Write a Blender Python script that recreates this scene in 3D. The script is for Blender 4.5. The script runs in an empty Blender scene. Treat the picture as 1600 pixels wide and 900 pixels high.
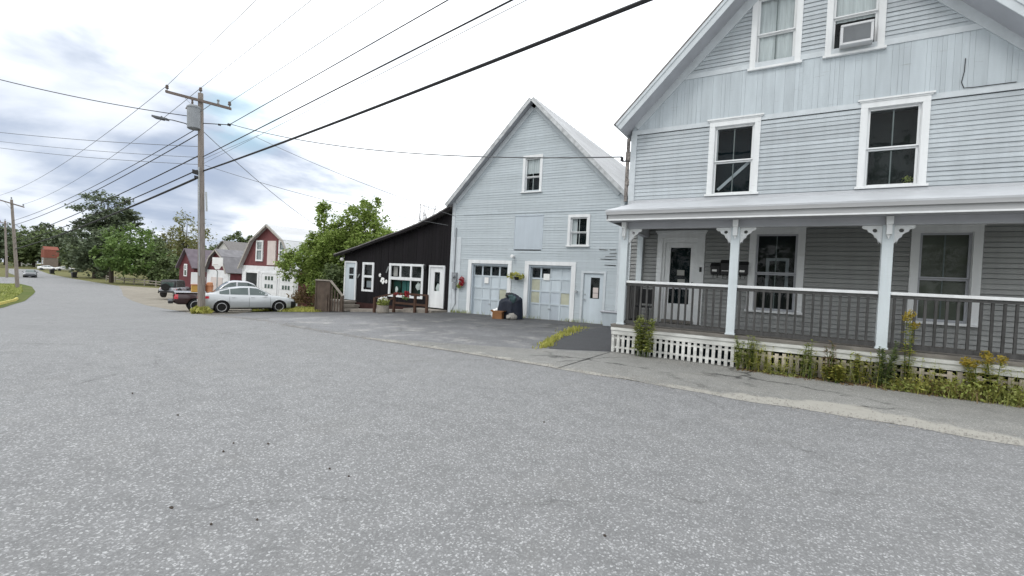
import bpy, bmesh, math, random
from mathutils import Vector, Matrix
R = math.radians
rnd = random.Random(7)
scn = bpy.context.scene
COL = scn.collection
EYE = 1.55                                   # eye height above the road under the camera
FPX = 724.4658

# ------------------------------------------------------------------ camera
def set_camera():
    yaw, pit, rol = R(31.31405085), R(-0.86576093), R(-2.92432436)
    f = Vector((-math.sin(yaw)*math.cos(pit), math.cos(yaw)*math.cos(pit), math.sin(pit)))
    r = Vector((math.cos(yaw), math.sin(yaw), 0)); d = f.cross(r)
    r2 = r*math.cos(rol)+d*math.sin(rol); d2 = -r*math.sin(rol)+d*math.cos(rol)
    cam = bpy.data.cameras.new('camera'); o = bpy.data.objects.new('camera', cam); COL.objects.link(o)
    m = Matrix((( r2.x, -d2.x, -f.x, 0), (r2.y, -d2.y, -f.y, 0), (r2.z, -d2.z, -f.z, EYE), (0, 0, 0, 1)))
    o.matrix_world = m
    cam.sensor_width = 36; cam.sensor_fit = 'HORIZONTAL'; cam.lens = 36*FPX/1600
    cam.clip_start = .05; cam.clip_end = 3000
    scn.camera = o
    return r2, d2, f
CR, CD, CF = set_camera()
def at(x, y, d):
    "a point seen in the direction of photo pixel (x, y) at depth d metres"
    v = (CR*((x-800)/FPX)+CD*((y-450)/FPX)+CF)*d
    return Vector((v.x, v.y, v.z+EYE))

GX = [-400, -200, -120, -80, -55, -45, -36, -27, -22, -18, -14, -6, 4, 40, 300]
GZ = [-2.6, -2.4, -2.35, -2.3, -2.25, -1.95, -1.5, -1.02, -.68, -.38, -.12, 0, 0, 0, 0]
def interp(x, X, Z):
    if x <= X[0]: return Z[0]
    for i in range(len(X)-1):
        if x <= X[i+1]:
            return Z[i]+(Z[i+1]-Z[i])*(x-X[i])/(X[i+1]-X[i])
    return Z[-1]
def g(x): return interp(x, GX, GZ)

# ------------------------------------------------------------------ materials
def new_mat(name):
    m = bpy.data.materials.new(name); m.use_nodes = True
    nt = m.node_tree; b = nt.nodes['Principled BSDF']
    return m, nt, b
def nd(nt, t, **kw):
    n = nt.nodes.new(t)
    for k, v in kw.items():
        if k in n.inputs: n.inputs[k].default_value = v
        else: setattr(n, k, v)
    return n
def ramp(nt, fac, stops):
    r = nt.nodes.new('ShaderNodeValToRGB')
    el = r.color_ramp.elements
    while len(el) < len(stops): el.new(.5)
    for e, (p, c) in zip(el, stops):
        e.position = p; e.color = (c, c, c, 1) if not isinstance(c, tuple) else (*c, 1)
    nt.links.new(fac, r.inputs[0]); return r.outputs[0]
def mix(nt, fac, a, b, mode='MIX'):
    n = nt.nodes.new('ShaderNodeMix'); n.data_type = 'RGBA'; n.blend_type = mode
    for s, v in ((0, fac), (6, a), (7, b)):
        if isinstance(v, (int, float)): n.inputs[s].default_value = v
        elif isinstance(v, tuple): n.inputs[s].default_value = (*v, 1)
        else: nt.links.new(v, n.inputs[s])
    return n.outputs[2]
def coords(nt, scale=(1, 1, 1), obj=True):
    t = nt.nodes.new('ShaderNodeTexCoord')
    mp = nt.nodes.new('ShaderNodeMapping'); mp.inputs['Scale'].default_value = scale
    nt.links.new(t.outputs['Object' if obj else 'Generated'], mp.inputs[0]); return mp.outputs[0]
def noise(nt, vec, scale, detail=4, rough=.6):
    n = nd(nt, 'ShaderNodeTexNoise', Scale=scale, Detail=detail, Roughness=rough)
    nt.links.new(vec, n.inputs['Vector']); return n.outputs['Fac']
def bump(nt, b, h, strength, dist=.01):
    n = nd(nt, 'ShaderNodeBump', Strength=strength, Distance=dist)
    nt.links.new(h, n.inputs['Height']); nt.links.new(n.outputs[0], b.inputs['Normal'])

def mat(name, col, rough=.6, spec=.4, metal=0., var=.12, scale=2.5, island=0., stretch=(1, 1, 1), bmp=0., bscale=30, coat=0.):
    "plain surface: base colour with noise wear and, if asked, a shade of its own for each separate board"
    m, nt, b = new_mat(name)
    v = coords(nt, stretch)
    n = noise(nt, v, scale, 5)
    c = mix(nt, 1., col, ramp(nt, n, [(.3, 1-var), (.7, 1+var*.3)]), 'MULTIPLY')
    if island:
        gi = nt.nodes.new('ShaderNodeNewGeometry')
        c = mix(nt, 1., c, ramp(nt, gi.outputs['Random Per Island'], [(0, 1-island), (1, 1+island*.4)]), 'MULTIPLY')
    nt.links.new(c, b.inputs['Base Color'])
    b.inputs['Roughness'].default_value = rough; b.inputs['Specular IOR Level'].default_value = spec
    b.inputs['Metallic'].default_value = metal; b.inputs['Coat Weight'].default_value = coat
    b.inputs['Coat Roughness'].default_value = .04
    if bmp: bump(nt, b, noise(nt, v, bscale, 3), bmp)
    return m

def siding_mat(name, col, worn, amount=.62, streak=.10, isl=1.):
    m, nt, b = new_mat(name)
    gi = nt.nodes.new('ShaderNodeNewGeometry')
    v = coords(nt, (1, 1, 1)); vl = coords(nt, (.6, 1, 9)); vs = coords(nt, (5, 5, .45))
    c = mix(nt, 1., col, ramp(nt, gi.outputs['Random Per Island'], [(0, 1-.13*isl), (.5, 1-.02*isl), (1, 1+.06*isl)]), 'MULTIPLY')
    c = mix(nt, 1., c, ramp(nt, noise(nt, vs, 1.2, 5), [(.3, 1-streak), (.65, 1.02)]), 'MULTIPLY')
    c = mix(nt, 1., c, ramp(nt, noise(nt, v, .55, 4), [(.3, .93), (.7, 1.03)]), 'MULTIPLY')
    peel = ramp(nt, noise(nt, vl, 2.6, 8, .7), [(amount, 0.), (amount+.05, 1.)])
    c = mix(nt, peel, c, worn)
    nt.links.new(c, b.inputs['Base Color']); b.inputs['Roughness'].default_value = .62
    b.inputs['Specular IOR Level'].default_value = .3
    bump(nt, b, noise(nt, coords(nt, (2, 2, 30)), 3, 4), .4, .006)
    return m

def asphalt(name, col, chips=.5, size=46., patch=.14, cracks=0., sand=False, fresh=False):
    m, nt, b = new_mat(name)
    v = coords(nt)
    big = ramp(nt, noise(nt, v, .16, 5), [(.3, 1-patch), (.7, 1+patch*.6)])
    c = mix(nt, 1., col, big, 'MULTIPLY')
    mid = ramp(nt, noise(nt, v, 3.2, 6, .75), [(.32, .86), (.68, 1.1)])
    c = mix(nt, 1., c, mid, 'MULTIPLY')
    lanes = ramp(nt, noise(nt, coords(nt, (.07, .75, 1)), 1., 4, .6), [(.34, .965), (.5, 1.), (.66, 1.025)])
    c = mix(nt, 1., c, lanes, 'MULTIPLY')
    dist = nt.nodes.new('ShaderNodeMixRGB'); dist.blend_type = 'LINEAR_LIGHT'; dist.inputs[0].default_value = .012
    nz = nd(nt, 'ShaderNodeTexNoise', Scale=size*.9, Detail=2); nt.links.new(v, nz.inputs['Vector'])
    nt.links.new(v, dist.inputs[1]); nt.links.new(nz.outputs['Color'], dist.inputs[2])
    vo = nd(nt, 'ShaderNodeTexVoronoi', Scale=size, Randomness=1.); nt.links.new(dist.outputs[0], vo.inputs['Vector'])
    sx = nt.nodes.new('ShaderNodeSeparateColor'); nt.links.new(vo.outputs['Color'], sx.inputs[0])
    vd = nd(nt, 'ShaderNodeMath', operation='LESS_THAN'); nt.links.new(vo.outputs['Distance'], vd.inputs[0]); vd.inputs[1].default_value = .46
    pick = ramp(nt, sx.outputs[0], [(0, .76), (.3, .88), (.45, 1.08), (.7, 1.15+.45*chips), (1, 1.25+1.5*chips)])
    c = mix(nt, vd.outputs[0], mix(nt, 1., c, (.86, .86, .86), 'MULTIPLY'), mix(nt, 1., c, pick, 'MULTIPLY'))
    vo2 = nd(nt, 'ShaderNodeTexVoronoi', Scale=size*2.3); nt.links.new(v, vo2.inputs['Vector'])
    s2 = nt.nodes.new('ShaderNodeSeparateColor'); nt.links.new(vo2.outputs['Color'], s2.inputs[0])
    c = mix(nt, 1., c, ramp(nt, s2.outputs[1], [(0, .82), (.8, 1.02), (1, 1+.45*chips)]), 'MULTIPLY')
    if cracks:
        dd = nt.nodes.new('ShaderNodeMixRGB'); dd.blend_type = 'LINEAR_LIGHT'; dd.inputs[0].default_value = .32
        n3 = nd(nt, 'ShaderNodeTexNoise', Scale=1.6, Detail=6, Roughness=.7); nt.links.new(v, n3.inputs['Vector'])
        nt.links.new(v, dd.inputs[1]); nt.links.new(n3.outputs['Color'], dd.inputs[2])
        ve = nd(nt, 'ShaderNodeTexVoronoi', feature='DISTANCE_TO_EDGE', Scale=.42 if sand or fresh else .16); nt.links.new(dd.outputs[0], ve.inputs['Vector'])
        line = ramp(nt, ve.outputs['Distance'], [(.004, 1.), (.02, 0.)] if sand or fresh else [(.0006, 1.), (.0026, 0.)])
        gate = ramp(nt, noise(nt, v, .7, 3), [(.45, 0.), (.58, 1.)])
        ml = nd(nt, 'ShaderNodeMath', operation='MULTIPLY'); nt.links.new(line, ml.inputs[0]); nt.links.new(gate, ml.inputs[1])
        m2 = nd(nt, 'ShaderNodeMath', operation='MULTIPLY'); nt.links.new(ml.outputs[0], m2.inputs[0]); m2.inputs[1].default_value = cracks
        c = mix(nt, m2.outputs[0], c, (.045, .045, .042))
        dust = ramp(nt, noise(nt, v, 1.1, 6, .7), [(.52, 0.), (.72, .5 if sand or fresh else .12)])
        c = mix(nt, dust, c, (.29, .28, .255))
    if fresh:   # newer, darker asphalt laid against the garage doors, worn grey towards the road
        s3 = nt.nodes.new('ShaderNodeSeparateXYZ'); nt.links.new(v, s3.inputs[0])
        w3 = nd(nt, 'ShaderNodeMath', operation='MULTIPLY_ADD'); nt.links.new(noise(nt, v, .5, 6, .65), w3.inputs[0]); w3.inputs[1].default_value = 9.; nt.links.new(s3.outputs[1], w3.inputs[2])
        r3 = nd(nt, 'ShaderNodeMapRange'); r3.inputs['From Min'].default_value = 13.6; r3.inputs['From Max'].default_value = 20.5; nt.links.new(w3.outputs[0], r3.inputs['Value'])
        c = mix(nt, 1., c, ramp(nt, r3.outputs[0], [(0, 1.95), (.4, 1.3), (1, .70)]), 'MULTIPLY')
    if sand:    # washed sand lying along the broken road edge
        sx_ = nt.nodes.new('ShaderNodeSeparateXYZ'); nt.links.new(v, sx_.inputs[0])
        def mm(op, p, q_):
            n_ = nt.nodes.new('ShaderNodeMath'); n_.operation = op
            for i_, w_ in enumerate((p, q_)):
                if isinstance(w_, (int, float)): n_.inputs[i_].default_value = w_
                else: nt.links.new(w_, n_.inputs[i_])
            return n_.outputs[0]
        dx = mm('MULTIPLY', mm('SUBTRACT', sx_.outputs[0], .9), .75)
        hump = mm('POWER', 2.718, mm('MULTIPLY', mm('MULTIPLY', dx, dx), -1.))
        reach = mm('ADD', mm('MULTIPLY', hump, .62), .10)
        y_ = mm('ADD', mm('SUBTRACT', sx_.outputs[1], 7.56), mm('MULTIPLY', sx_.outputs[0], .045))
        y_ = mm('ADD', y_, mm('MULTIPLY', mm('SUBTRACT', noise(nt, v, 1.5, 7, .68), .5), 1.5))
        f_ = ramp(nt, mm('ADD', mm('SUBTRACT', reach, y_), .5), [(.42, 0.), (.62, .85)])
        c = mix(nt, f_, c, mix(nt, noise(nt, v, 9., 5), (.33, .32, .285), (.42, .40, .355)))
    nt.links.new(c, b.inputs['Base Color'])
    b.inputs['Roughness'].default_value = .75; b.inputs['Specular IOR Level'].default_value = .35
    bump(nt, b, vo.outputs['Distance'], .35, .005)
    return m

def leaf_mat(name, col, col2, trans=.3):
    m, nt, b = new_mat(name)
    gi = nt.nodes.new('ShaderNodeNewGeometry')
    c = mix(nt, gi.outputs['Random Per Island'], col, col2)
    v = coords(nt); c = mix(nt, 1., c, ramp(nt, noise(nt, v, .5, 3), [(.3, .7), (.7, 1.25)]), 'MULTIPLY')
    nt.links.new(c, b.inputs['Base Color']); b.inputs['Roughness'].default_value = .6; b.inputs['Specular IOR Level'].default_value = .25
    t = nt.nodes.new('ShaderNodeBsdfTranslucent'); nt.links.new(c, t.inputs[0])
    ms = nt.nodes.new('ShaderNodeMixShader'); ms.inputs[0].default_value = trans
    out = nt.nodes['Material Output']
    nt.links.new(b.outputs[0], ms.inputs[1]); nt.links.new(t.outputs[0], ms.inputs[2]); nt.links.new(ms.outputs[0], out.inputs[0])
    return m

def glass_mat(name, ior=1.27, tint=(.75, .8, .8), rough=.02):
    m, nt, b = new_mat(name); nt.nodes.remove(b)
    fr = nd(nt, 'ShaderNodeFresnel', IOR=ior)
    ge = nt.nodes.new('ShaderNodeNewGeometry'); mb_ = nd(nt, 'ShaderNodeMath', operation='MULTIPLY_ADD')   # a pane mirrors the same from both sides
    nt.links.new(ge.outputs['Backfacing'], mb_.inputs[0]); mb_.inputs[1].default_value = 1/ior-ior; mb_.inputs[2].default_value = ior; nt.links.new(mb_.outputs[0], fr.inputs['IOR'])
    gl = nd(nt, 'ShaderNodeBsdfGlossy', Roughness=rough)
    wav = noise(nt, coords(nt), 2.2, 2); bn = nd(nt, 'ShaderNodeBump', Strength=.12, Distance=.02)
    nt.links.new(wav, bn.inputs['Height']); nt.links.new(bn.outputs[0], gl.inputs['Normal'])
    tr = nt.nodes.new('ShaderNodeBsdfTransparent'); tr.inputs[0].default_value = (*tint, 1)
    ms = nt.nodes.new('ShaderNodeMixShader')
    nt.links.new(fr.outputs[0], ms.inputs[0]); nt.links.new(tr.outputs[0], ms.inputs[1]); nt.links.new(gl.outputs[0], ms.inputs[2])
    nt.links.new(ms.outputs[0], nt.nodes['Material Output'].inputs[0])
    return m

def ground_mat(name, a, b_, c_, scale=1.):
    m, nt, b = new_mat(name); v = coords(nt)
    c = mix(nt, ramp(nt, noise(nt, v, .35*scale, 6, .7), [(.35, 0.), (.65, 1.)]), a, b_)
    c = mix(nt, ramp(nt, noise(nt, v, 2.3*scale, 6, .75), [(.5, 0.), (.75, .8)]), c, c_)
    c = mix(nt, 1., c, ramp(nt, noise(nt, v, 30*scale, 3), [(.3, .75), (.7, 1.15)]), 'MULTIPLY')
    nt.links.new(c, b.inputs['Base Color']); b.inputs['Roughness'].default_value = .95; b.inputs['Specular IOR Level'].default_value = .1
    bump(nt, b, noise(nt, v, 18*scale, 4), .5, .03)
    return m

M = {}
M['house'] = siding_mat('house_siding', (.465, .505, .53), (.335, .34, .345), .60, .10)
M['porchwall'] = siding_mat('shaded_porch_siding', (.32, .326, .32), (.23, .23, .225), .64, .12)  # house clapboards in a darker tone, the porch shade put into the paint
M['barn'] = siding_mat('barn_siding', (.47, .52, .547), (.33, .345, .345), .60, .03, .45)
M['boards'] = siding_mat('vertical_board_paint', (.50, .553, .585), (.33, .35, .36), .62, .14, .55)
M['trim'] = siding_mat('white_trim_paint', (.76, .775, .78), (.50, .49, .47), .66, .10, .2)
M['trimblue'] = mat('pale_blue_trim', (.57, .61, .635), .55, .3, var=.12, scale=4)
M['soffit'] = mat('grey_soffit_paint', (.42, .43, .46), .6, .3, var=.1)
M['metalroof'] = mat('pale_metal_roofing', (.55, .56, .57), .4, .5, metal=.15, var=.15, scale=1.5, stretch=(1, .2, 1))
M['rooftin'] = mat('painted_tin_porch_roof', (.50, .515, .535), .5, .4, var=.14, scale=1.3)
M['shingle'] = mat('grey_roof_shingles', (.20, .19, .185), .9, .2, var=.3, scale=6, bmp=.4)
M['railwood'] = mat('weathered_grey_wood', (.082, .081, .08), .8, .2, var=.35, scale=7, stretch=(3, 3, .5), island=.25)
M['deck'] = mat('weathered_deck_board', (.21, .195, .175), .8, .2, var=.35, scale=5, stretch=(.6, 3, 1), island=.2)
M['ceiling'] = mat('porch_ceiling_paint', (.32, .34, .345), .7, .2)
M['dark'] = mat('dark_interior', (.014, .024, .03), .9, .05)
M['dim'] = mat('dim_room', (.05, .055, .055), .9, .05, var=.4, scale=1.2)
M['curtain'] = mat('pale_curtain_cloth', (.82, .81, .82), .9, .1, var=.2, scale=5, stretch=(6, 1, .3))
M['blind'] = mat('drawn_olive_shade', (.20, .20, .165), .85, .1, var=.3, scale=2)
M['glass'] = glass_mat('window_glass')
M['muntin'] = mat('dull_grey_muntin', (.22, .235, .235), .6, .2)
M['black'] = mat('black_painted_metal', (.016, .016, .018), .45, .4, var=.2)
M['rubber'] = mat('tyre_rubber', (.02, .02, .02), .85, .2, var=.2)
M['steel'] = mat('galvanised_steel', (.42, .44, .45), .42, .5, metal=.5, var=.2, scale=4)
M['alloy'] = mat('alloy_rim_metal', (.60, .61, .62), .35, .5, metal=.55, var=.08)
M['polewood'] = mat('weathered_pole_wood', (.27, .235, .21), .9, .15, var=.4, scale=4, stretch=(9, 9, .3), bmp=.4)
M['armwood'] = mat('crossarm_wood', (.17, .14, .125), .9, .15, var=.3, scale=5)
M['xform'] = mat('grey_transformer_paint', (.25, .265, .28), .5, .35, var=.15)
M['cable'] = mat('black_cable_sheath', (.03, .03, .032), .7, .3)
M['wirem'] = mat('weathered_bare_wire', (.11, .115, .12), .6, .4)
M['annex'] = mat('dark_brown_stained_board', (.0082, .0062, .0082), .7, .22, var=.4, scale=3, stretch=(8, 1, .4), island=.35)
M['annexbase'] = mat('dark_red_brown_sill', (.045, .02, .018), .8, .2, var=.3)
M['ply'] = mat('weathered_brown_plywood', (.115, .088, .07), .85, .15, var=.35, scale=3, island=.15)
M['plypale'] = mat('silvered_wood', (.30, .27, .235), .85, .15, var=.3, scale=4)
M['concrete'] = mat('stained_concrete', (.30, .285, .26), .9, .2, var=.3, scale=3)
M['garage'] = siding_mat('garage_door_paint', (.53, .59, .63), (.36, .38, .40), .70, .06)
M['garageb'] = siding_mat('garage_door_paint_lilac', (.48, .535, .585), (.36, .38, .40), .70, .06)
M['garagey'] = mat('ochre_tinted_panel', (.47, .475, .37), .7, .2, var=.2)
M['paper'] = mat('white_paper', (.82, .82, .80), .8, .1, var=.05)
M['paperp'] = mat('faded_notice_paper', (.62, .55, .52), .8, .1, var=.12)
M['red'] = mat('red_flower_petal', (.36, .03, .04), .7, .2, var=.3, scale=20)
M['green_pot'] = mat('dark_green_cloth', (.015, .06, .05), .8, .2, var=.4, scale=4)
M['teal'] = mat('teal_display_panel', (.05, .16, .15), .8, .2, var=.2)
M['navy'] = mat('navy_tarpaulin', (.012, .017, .032), .55, .35, var=.4, scale=6, bmp=.5, bscale=9)
M['greencloth'] = mat('faded_teal_cloth', (.05, .085, .09), .8, .2, var=.4, scale=8)
M['cardboard'] = mat('brown_cardboard', (.27, .135, .065), .9, .1, var=.25, scale=5)
M['white'] = mat('white_plastic', (.78, .78, .77), .5, .4, var=.06)
M['brownw'] = mat('brown_stained_wood', (.09, .05, .035), .8, .2, var=.3)
M['barnred'] = mat('faded_red_barn_paint', (.175, .066, .068), .8, .15, var=.2, scale=2, stretch=(3, 3, .5))
M['barnred2'] = mat('dull_red_paint', (.135, .042, .048), .8, .15, var=.25, scale=2)
M['barnwhite'] = mat('white_barn_wall', (.72, .73, .74), .6, .3, var=.12)
M['greyroof'] = mat('grey_asphalt_roof', (.22, .215, .225), .9, .2, var=.25, scale=2)
M['purpleroof'] = mat('purplish_grey_roof', (.17, .145, .165), .9, .2, var=.25, scale=2)
M['gravel'] = ground_mat('pale_gravel_lot', (.30, .275, .23), (.23, .21, .175), (.35, .33, .29), 1.2)
M['grass'] = ground_mat('mown_grass', (.085, .115, .028), (.13, .14, .05), (.06, .09, .022), .8)
M['meadow'] = ground_mat('dry_meadow_grass', (.13, .14, .05), (.17, .15, .075), (.09, .11, .035), .5)
M['sand'] = ground_mat('washed_sand', (.40, .37, .31), (.33, .31, .26), (.45, .42, .36), 2.5)
M['road'] = asphalt('worn_chip_asphalt', (.228, .230, .231), .44, 56., .06, .6)
M['lot'] = asphalt('dark_forecourt_asphalt', (.112, .113, .116), .25, 60., .26, .7, False, True)
M['walk'] = asphalt('old_cracked_asphalt', (.255, .253, .238), .35, 66., .26, 1., True)
M['patchm'] = asphalt('fresh_black_asphalt', (.068, .069, .074), .2, 60., .25)
M['yellow'] = mat('worn_yellow_kerb_paint', (.52, .46, .13), .8, .2, var=.3, scale=2)
M['kerb'] = mat('granite_kerb', (.33, .32, .31), .85, .2, var=.25, scale=5)
M['leafbright'] = leaf_mat('bright_green_leaf', (.18, .265, .052), (.30, .375, .11))
M['leafmaple'] = leaf_mat('maple_green_leaf', (.10, .17, .045), (.17, .245, .075))
M['leafdark'] = leaf_mat('dark_green_needle', (.085, .115, .07), (.14, .17, .10), .2)
M['leafolive'] = leaf_mat('olive_leaf', (.10, .14, .058), (.165, .205, .088), .2)
M['leafpale'] = leaf_mat('yellowing_leaf', (0.162, 0.182, 0.068), (0.243, 0.230, 0.108))
M['leafweed'] = leaf_mat('weed_leaf', (.25, .30, .07), (.38, .40, .14))
M['leafyellow'] = leaf_mat('yellow_green_weed_leaf', (.33, .34, .07), (.44, .42, .12))
M['leafbrown'] = leaf_mat('dry_brown_weed', (0.182, 0.119, 0.063), (0.266, 0.196, 0.105))
M['leafgold'] = leaf_mat('goldenrod_flower', (.36, .27, .04), (.46, .36, .07))
M['bark'] = mat('grey_brown_bark', (.085, .07, .058), .95, .1, var=.4, scale=5, stretch=(5, 5, .6))
M['twig'] = mat('bare_grey_twig', (.22, .205, .195), .9, .1)
M['stem'] = mat('green_stem', (.09, .13, .035), .8, .1)
M['carwin'] = mat('tinted_car_glass', (.055, .085, .08), .06, .6, var=.1, coat=.6)
M['lampred'] = mat('red_lamp_lens', (.45, .015, .03), .2, .6, var=.05, coat=.5)
M['lampclear'] = mat('clear_lamp_lens', (.6, .62, .64), .12, .7, var=.05, coat=.5)
M['chrome'] = mat('dull_chrome', (.62, .63, .65), .22, .6, metal=.8, var=.05)
M['carblack'] = mat('black_car_plastic', (.02, .02, .022), .5, .4, var=.1)
def paint(name, c): return mat(name, c, .3, .55, metal=.25, var=.03, coat=.7)
M['orange'] = mat('orange_red_roof', (.23, .085, .062), .8, .2, var=.15)
M['brickgrey'] = mat('brown_grey_wall', (.20, .165, .14), .9, .15, var=.2)
M['acgrey'] = mat('greyed_white_enamel', (.60, .61, .62), .5, .35, var=.1)
M['housewhite'] = mat('faded_white_house_wall', (.52, .51, .49), .7, .2, var=.12)
M['crate'] = mat('yellow_plastic_bin', (.46, .27, .06), .5, .4, var=.15)
M['pinkish'] = mat('pale_orange_pail_plastic', (.55, .25, .13), .6, .3, var=.15)

# ------------------------------------------------------------------ mesh builder
class MB:
    def __init__(s): s.v = []; s.f = []; s.m = []
    def add(s, vs, fs, mi=0):
        n = len(s.v); s.v += [tuple(p) for p in vs]; s.f += [tuple(i+n for i in f) for f in fs]; s.m += [mi]*len(fs); return s
    def quad(s, a, b, c, d, mi=0): return s.add([a, b, c, d], [(0, 1, 2, 3)], mi)
    def box(s, x0, x1, y0, y1, z0, z1, mi=0):
        return s.hexa([(x0, y0, z0), (x1, y0, z0), (x1, y1, z0), (x0, y1, z0), (x0, y0, z1), (x1, y0, z1), (x1, y1, z1), (x0, y1, z1)], mi)
    def hexa(s, p, mi=0):
        return s.add(p, [(0, 3, 2, 1), (4, 5, 6, 7), (0, 1, 5, 4), (1, 2, 6, 5), (2, 3, 7, 6), (3, 0, 4, 7)], mi)
    def obox(s, c, ax, ay, az, mi=0):
        c = Vector(c); ax, ay, az = Vector(ax), Vector(ay), Vector(az)
        return s.hexa([c-ax-ay-az, c+ax-ay-az, c+ax+ay-az, c-ax+ay-az, c-ax-ay+az, c+ax-ay+az, c+ax+ay+az, c-ax+ay+az], mi)
    def bar(s, a, b, w, h, mi=0, up=(0, 0, 1)):
        a, b = Vector(a), Vector(b); d = (b-a); u = Vector(up)
        sd = d.cross(u)
        if sd.length < 1e-6: sd = Vector((1, 0, 0))
        sd.normalize(); u2 = sd.cross(d).normalized()
        return s.obox((a+b)/2, d/2, sd*(w/2), u2*(h/2), mi)
    def tube(s, pts, rad, n=8, mi=0, cap=True):
        pts = [Vector(p) for p in pts]
        if not isinstance(rad, (list, tuple)): rad = [rad]*len(pts)
        vs = []; fs = []
        for i, p in enumerate(pts):
            d = (pts[min(i+1, len(pts)-1)]-pts[max(i-1, 0)]).normalized()
            u = Vector((0, 0, 1)) if abs(d.z) < .9 else Vector((1, 0, 0))
            a = d.cross(u).normalized(); b = d.cross(a)
            for k in range(n):
                t = 2*math.pi*k/n; vs.append(p+(a*math.cos(t)+b*math.sin(t))*rad[i])
        for i in range(len(pts)-1):
            for k in range(n):
                k2 = (k+1) % n; fs.append((i*n+k, i*n+k2, (i+1)*n+k2, (i+1)*n+k))
        if cap: fs.append(tuple(range(n))); fs.append(tuple((len(pts)-1)*n+k for k in reversed(range(n))))
        return s.add(vs, fs, mi)
    def prism(s, pts, off, mi=0):
        "polygon extruded along a vector"
        pts = [Vector(p) for p in pts]; n = len(pts); off = Vector(off)
        fs = [tuple(range(n)), tuple(n+i for i in reversed(range(n)))]
        fs += [(i, n+i, n+(i+1) % n, (i+1) % n) for i in range(n)]
        return s.add(pts+[p+off for p in pts], fs, mi)
    def lathe(s, c, axis, prof, n=16, mi=0, cap=True):
        "profile of (radius, distance along axis)"
        c = Vector(c); d = Vector(axis).normalized()
        u = Vector((0, 0, 1)) if abs(d.z) < .9 else Vector((1, 0, 0))
        a = d.cross(u).normalized(); b = d.cross(a); vs = []; fs = []
        for (r, h) in prof:
            for k in range(n):
                t = 2*math.pi*k/n; vs.append(c+d*h+(a*math.cos(t)+b*math.sin(t))*r)
        for i in range(len(prof)-1):
            for k in range(n):
                k2 = (k+1) % n; fs.append((i*n+k, i*n+k2, (i+1)*n+k2, (i+1)*n+k))
        if cap: fs.append(tuple(range(n))); fs.append(tuple((len(prof)-1)*n+k for k in reversed(range(n))))
        return s.add(vs, fs, mi)
    def blob(s, c, r, seed=0, amp=.2, nu=14, nv=9, mi=0, power=1.):
        q = random.Random(seed); ph = [q.uniform(0, 6.28) for _ in range(6)]; vs = []; fs = []
        for j in range(nv+1):
            v = math.pi*j/nv
            for i in range(nu):
                u = 2*math.pi*i/nu
                k = 1+amp*(.5*math.sin(3*u+ph[0]+2*v)+.4*math.sin(5*u+ph[1])*math.sin(2*v+ph[2])+.4*math.sin(4*v+ph[3]+u))
                sv = math.sin(v)**power
                vs.append((c[0]+r[0]*k*sv*math.cos(u), c[1]+r[1]*k*sv*math.sin(u), c[2]+r[2]*(k if j < nv*.6 else 1)*math.cos(v)))
        for j in range(nv):
            for i in range(nu):
                i2 = (i+1) % nu; fs.append((j*nu+i, (j+1)*nu+i, (j+1)*nu+i2, j*nu+i2))
        return s.add(vs, fs, mi)
    def build(s, name, mats, parent=None, smooth=False, bevel=0., local=False):
        if not isinstance(mats, (list, tuple)): mats = [mats]
        off = Vector((0, 0, 0))
        if parent is not None and not local:
            q = parent
            while q is not None: off += Vector(q.location); q = q.parent
        me = bpy.data.meshes.new(name)
        me.from_pydata([(p[0]-off.x, p[1]-off.y, p[2]-off.z) for p in s.v], [], s.f)
        for m in mats: me.materials.append(m if not isinstance(m, str) else M[m])
        me.polygons.foreach_set('material_index', s.m)
        if smooth: me.polygons.foreach_set('use_smooth', [True]*len(s.f))
        me.validate(); me.update()
        bm = bmesh.new(); bm.from_mesh(me); bmesh.ops.recalc_face_normals(bm, faces=bm.faces)
        bm.to_mesh(me); bm.free()
        o = bpy.data.objects.new(name, me); COL.objects.link(o)
        if parent is not None: o.parent = parent
        if bevel:
            md = o.modifiers.new('bevel', 'BEVEL'); md.width = bevel; md.segments = 2; md.limit_method = 'ANGLE'
        return o
def tag(o, label, cat, group=None):
    o['label'] = label; o['category'] = cat
    if group: o['group'] = group
    return o
def thing(name, label, cat, loc, group=None, rz=0.):
    o = bpy.data.objects.new(name, None); COL.objects.link(o); o.empty_display_size = .3
    o.location = loc; o.rotation_euler = (0, 0, rz); return tag(o, label, cat, group)
def structure(o): o['kind'] = 'structure'; return o
def stuff(o, label, cat): o['kind'] = 'stuff'; return tag(o, label, cat)
def copy_tree(o, parent=None):
    c = o.copy(); COL.objects.link(c)
    if parent is not None: c.parent = parent
    for ch in list(o.children): copy_tree(ch, c)
    return c

# ------------------------------------------------------------------ ground
def xs_between(a, b, step):
    xs = set([a, b]); k = a
    while k < b: xs.add(round(k, 4)); k += step
    for x in GX:
        if a < x < b: xs.add(x)
    return sorted(xs)
def sheet(name, a, b, y0, y1, dz, m, step=1., ny=1):
    "ground sheet from X=a to X=b between two Y lines, following the slope"
    mb = MB(); xs = xs_between(a, b, step)
    f = lambda q, x: q(x) if callable(q) else q
    rows = []
    for x in xs:
        rows.append([(x, f(y0, x)+(f(y1, x)-f(y0, x))*j/ny, g(x)+dz) for j in range(ny+1)])
    vs = [p for r in rows for p in r]; fs = []
    n = ny+1
    for i in range(len(xs)-1):
        for j in range(ny): fs.append((i*n+j, (i+1)*n+j, (i+1)*n+j+1, i*n+j+1))
    mb.add(vs, fs); return mb.build(name, m)
def line(*pts):
    X = [p[0] for p in pts]; Y = [p[1] for p in pts]
    return lambda x: interp(x, X, Y)
structure(sheet('ground', -400, 300, -250, 420, -.03, 'meadow', 20))
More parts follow.
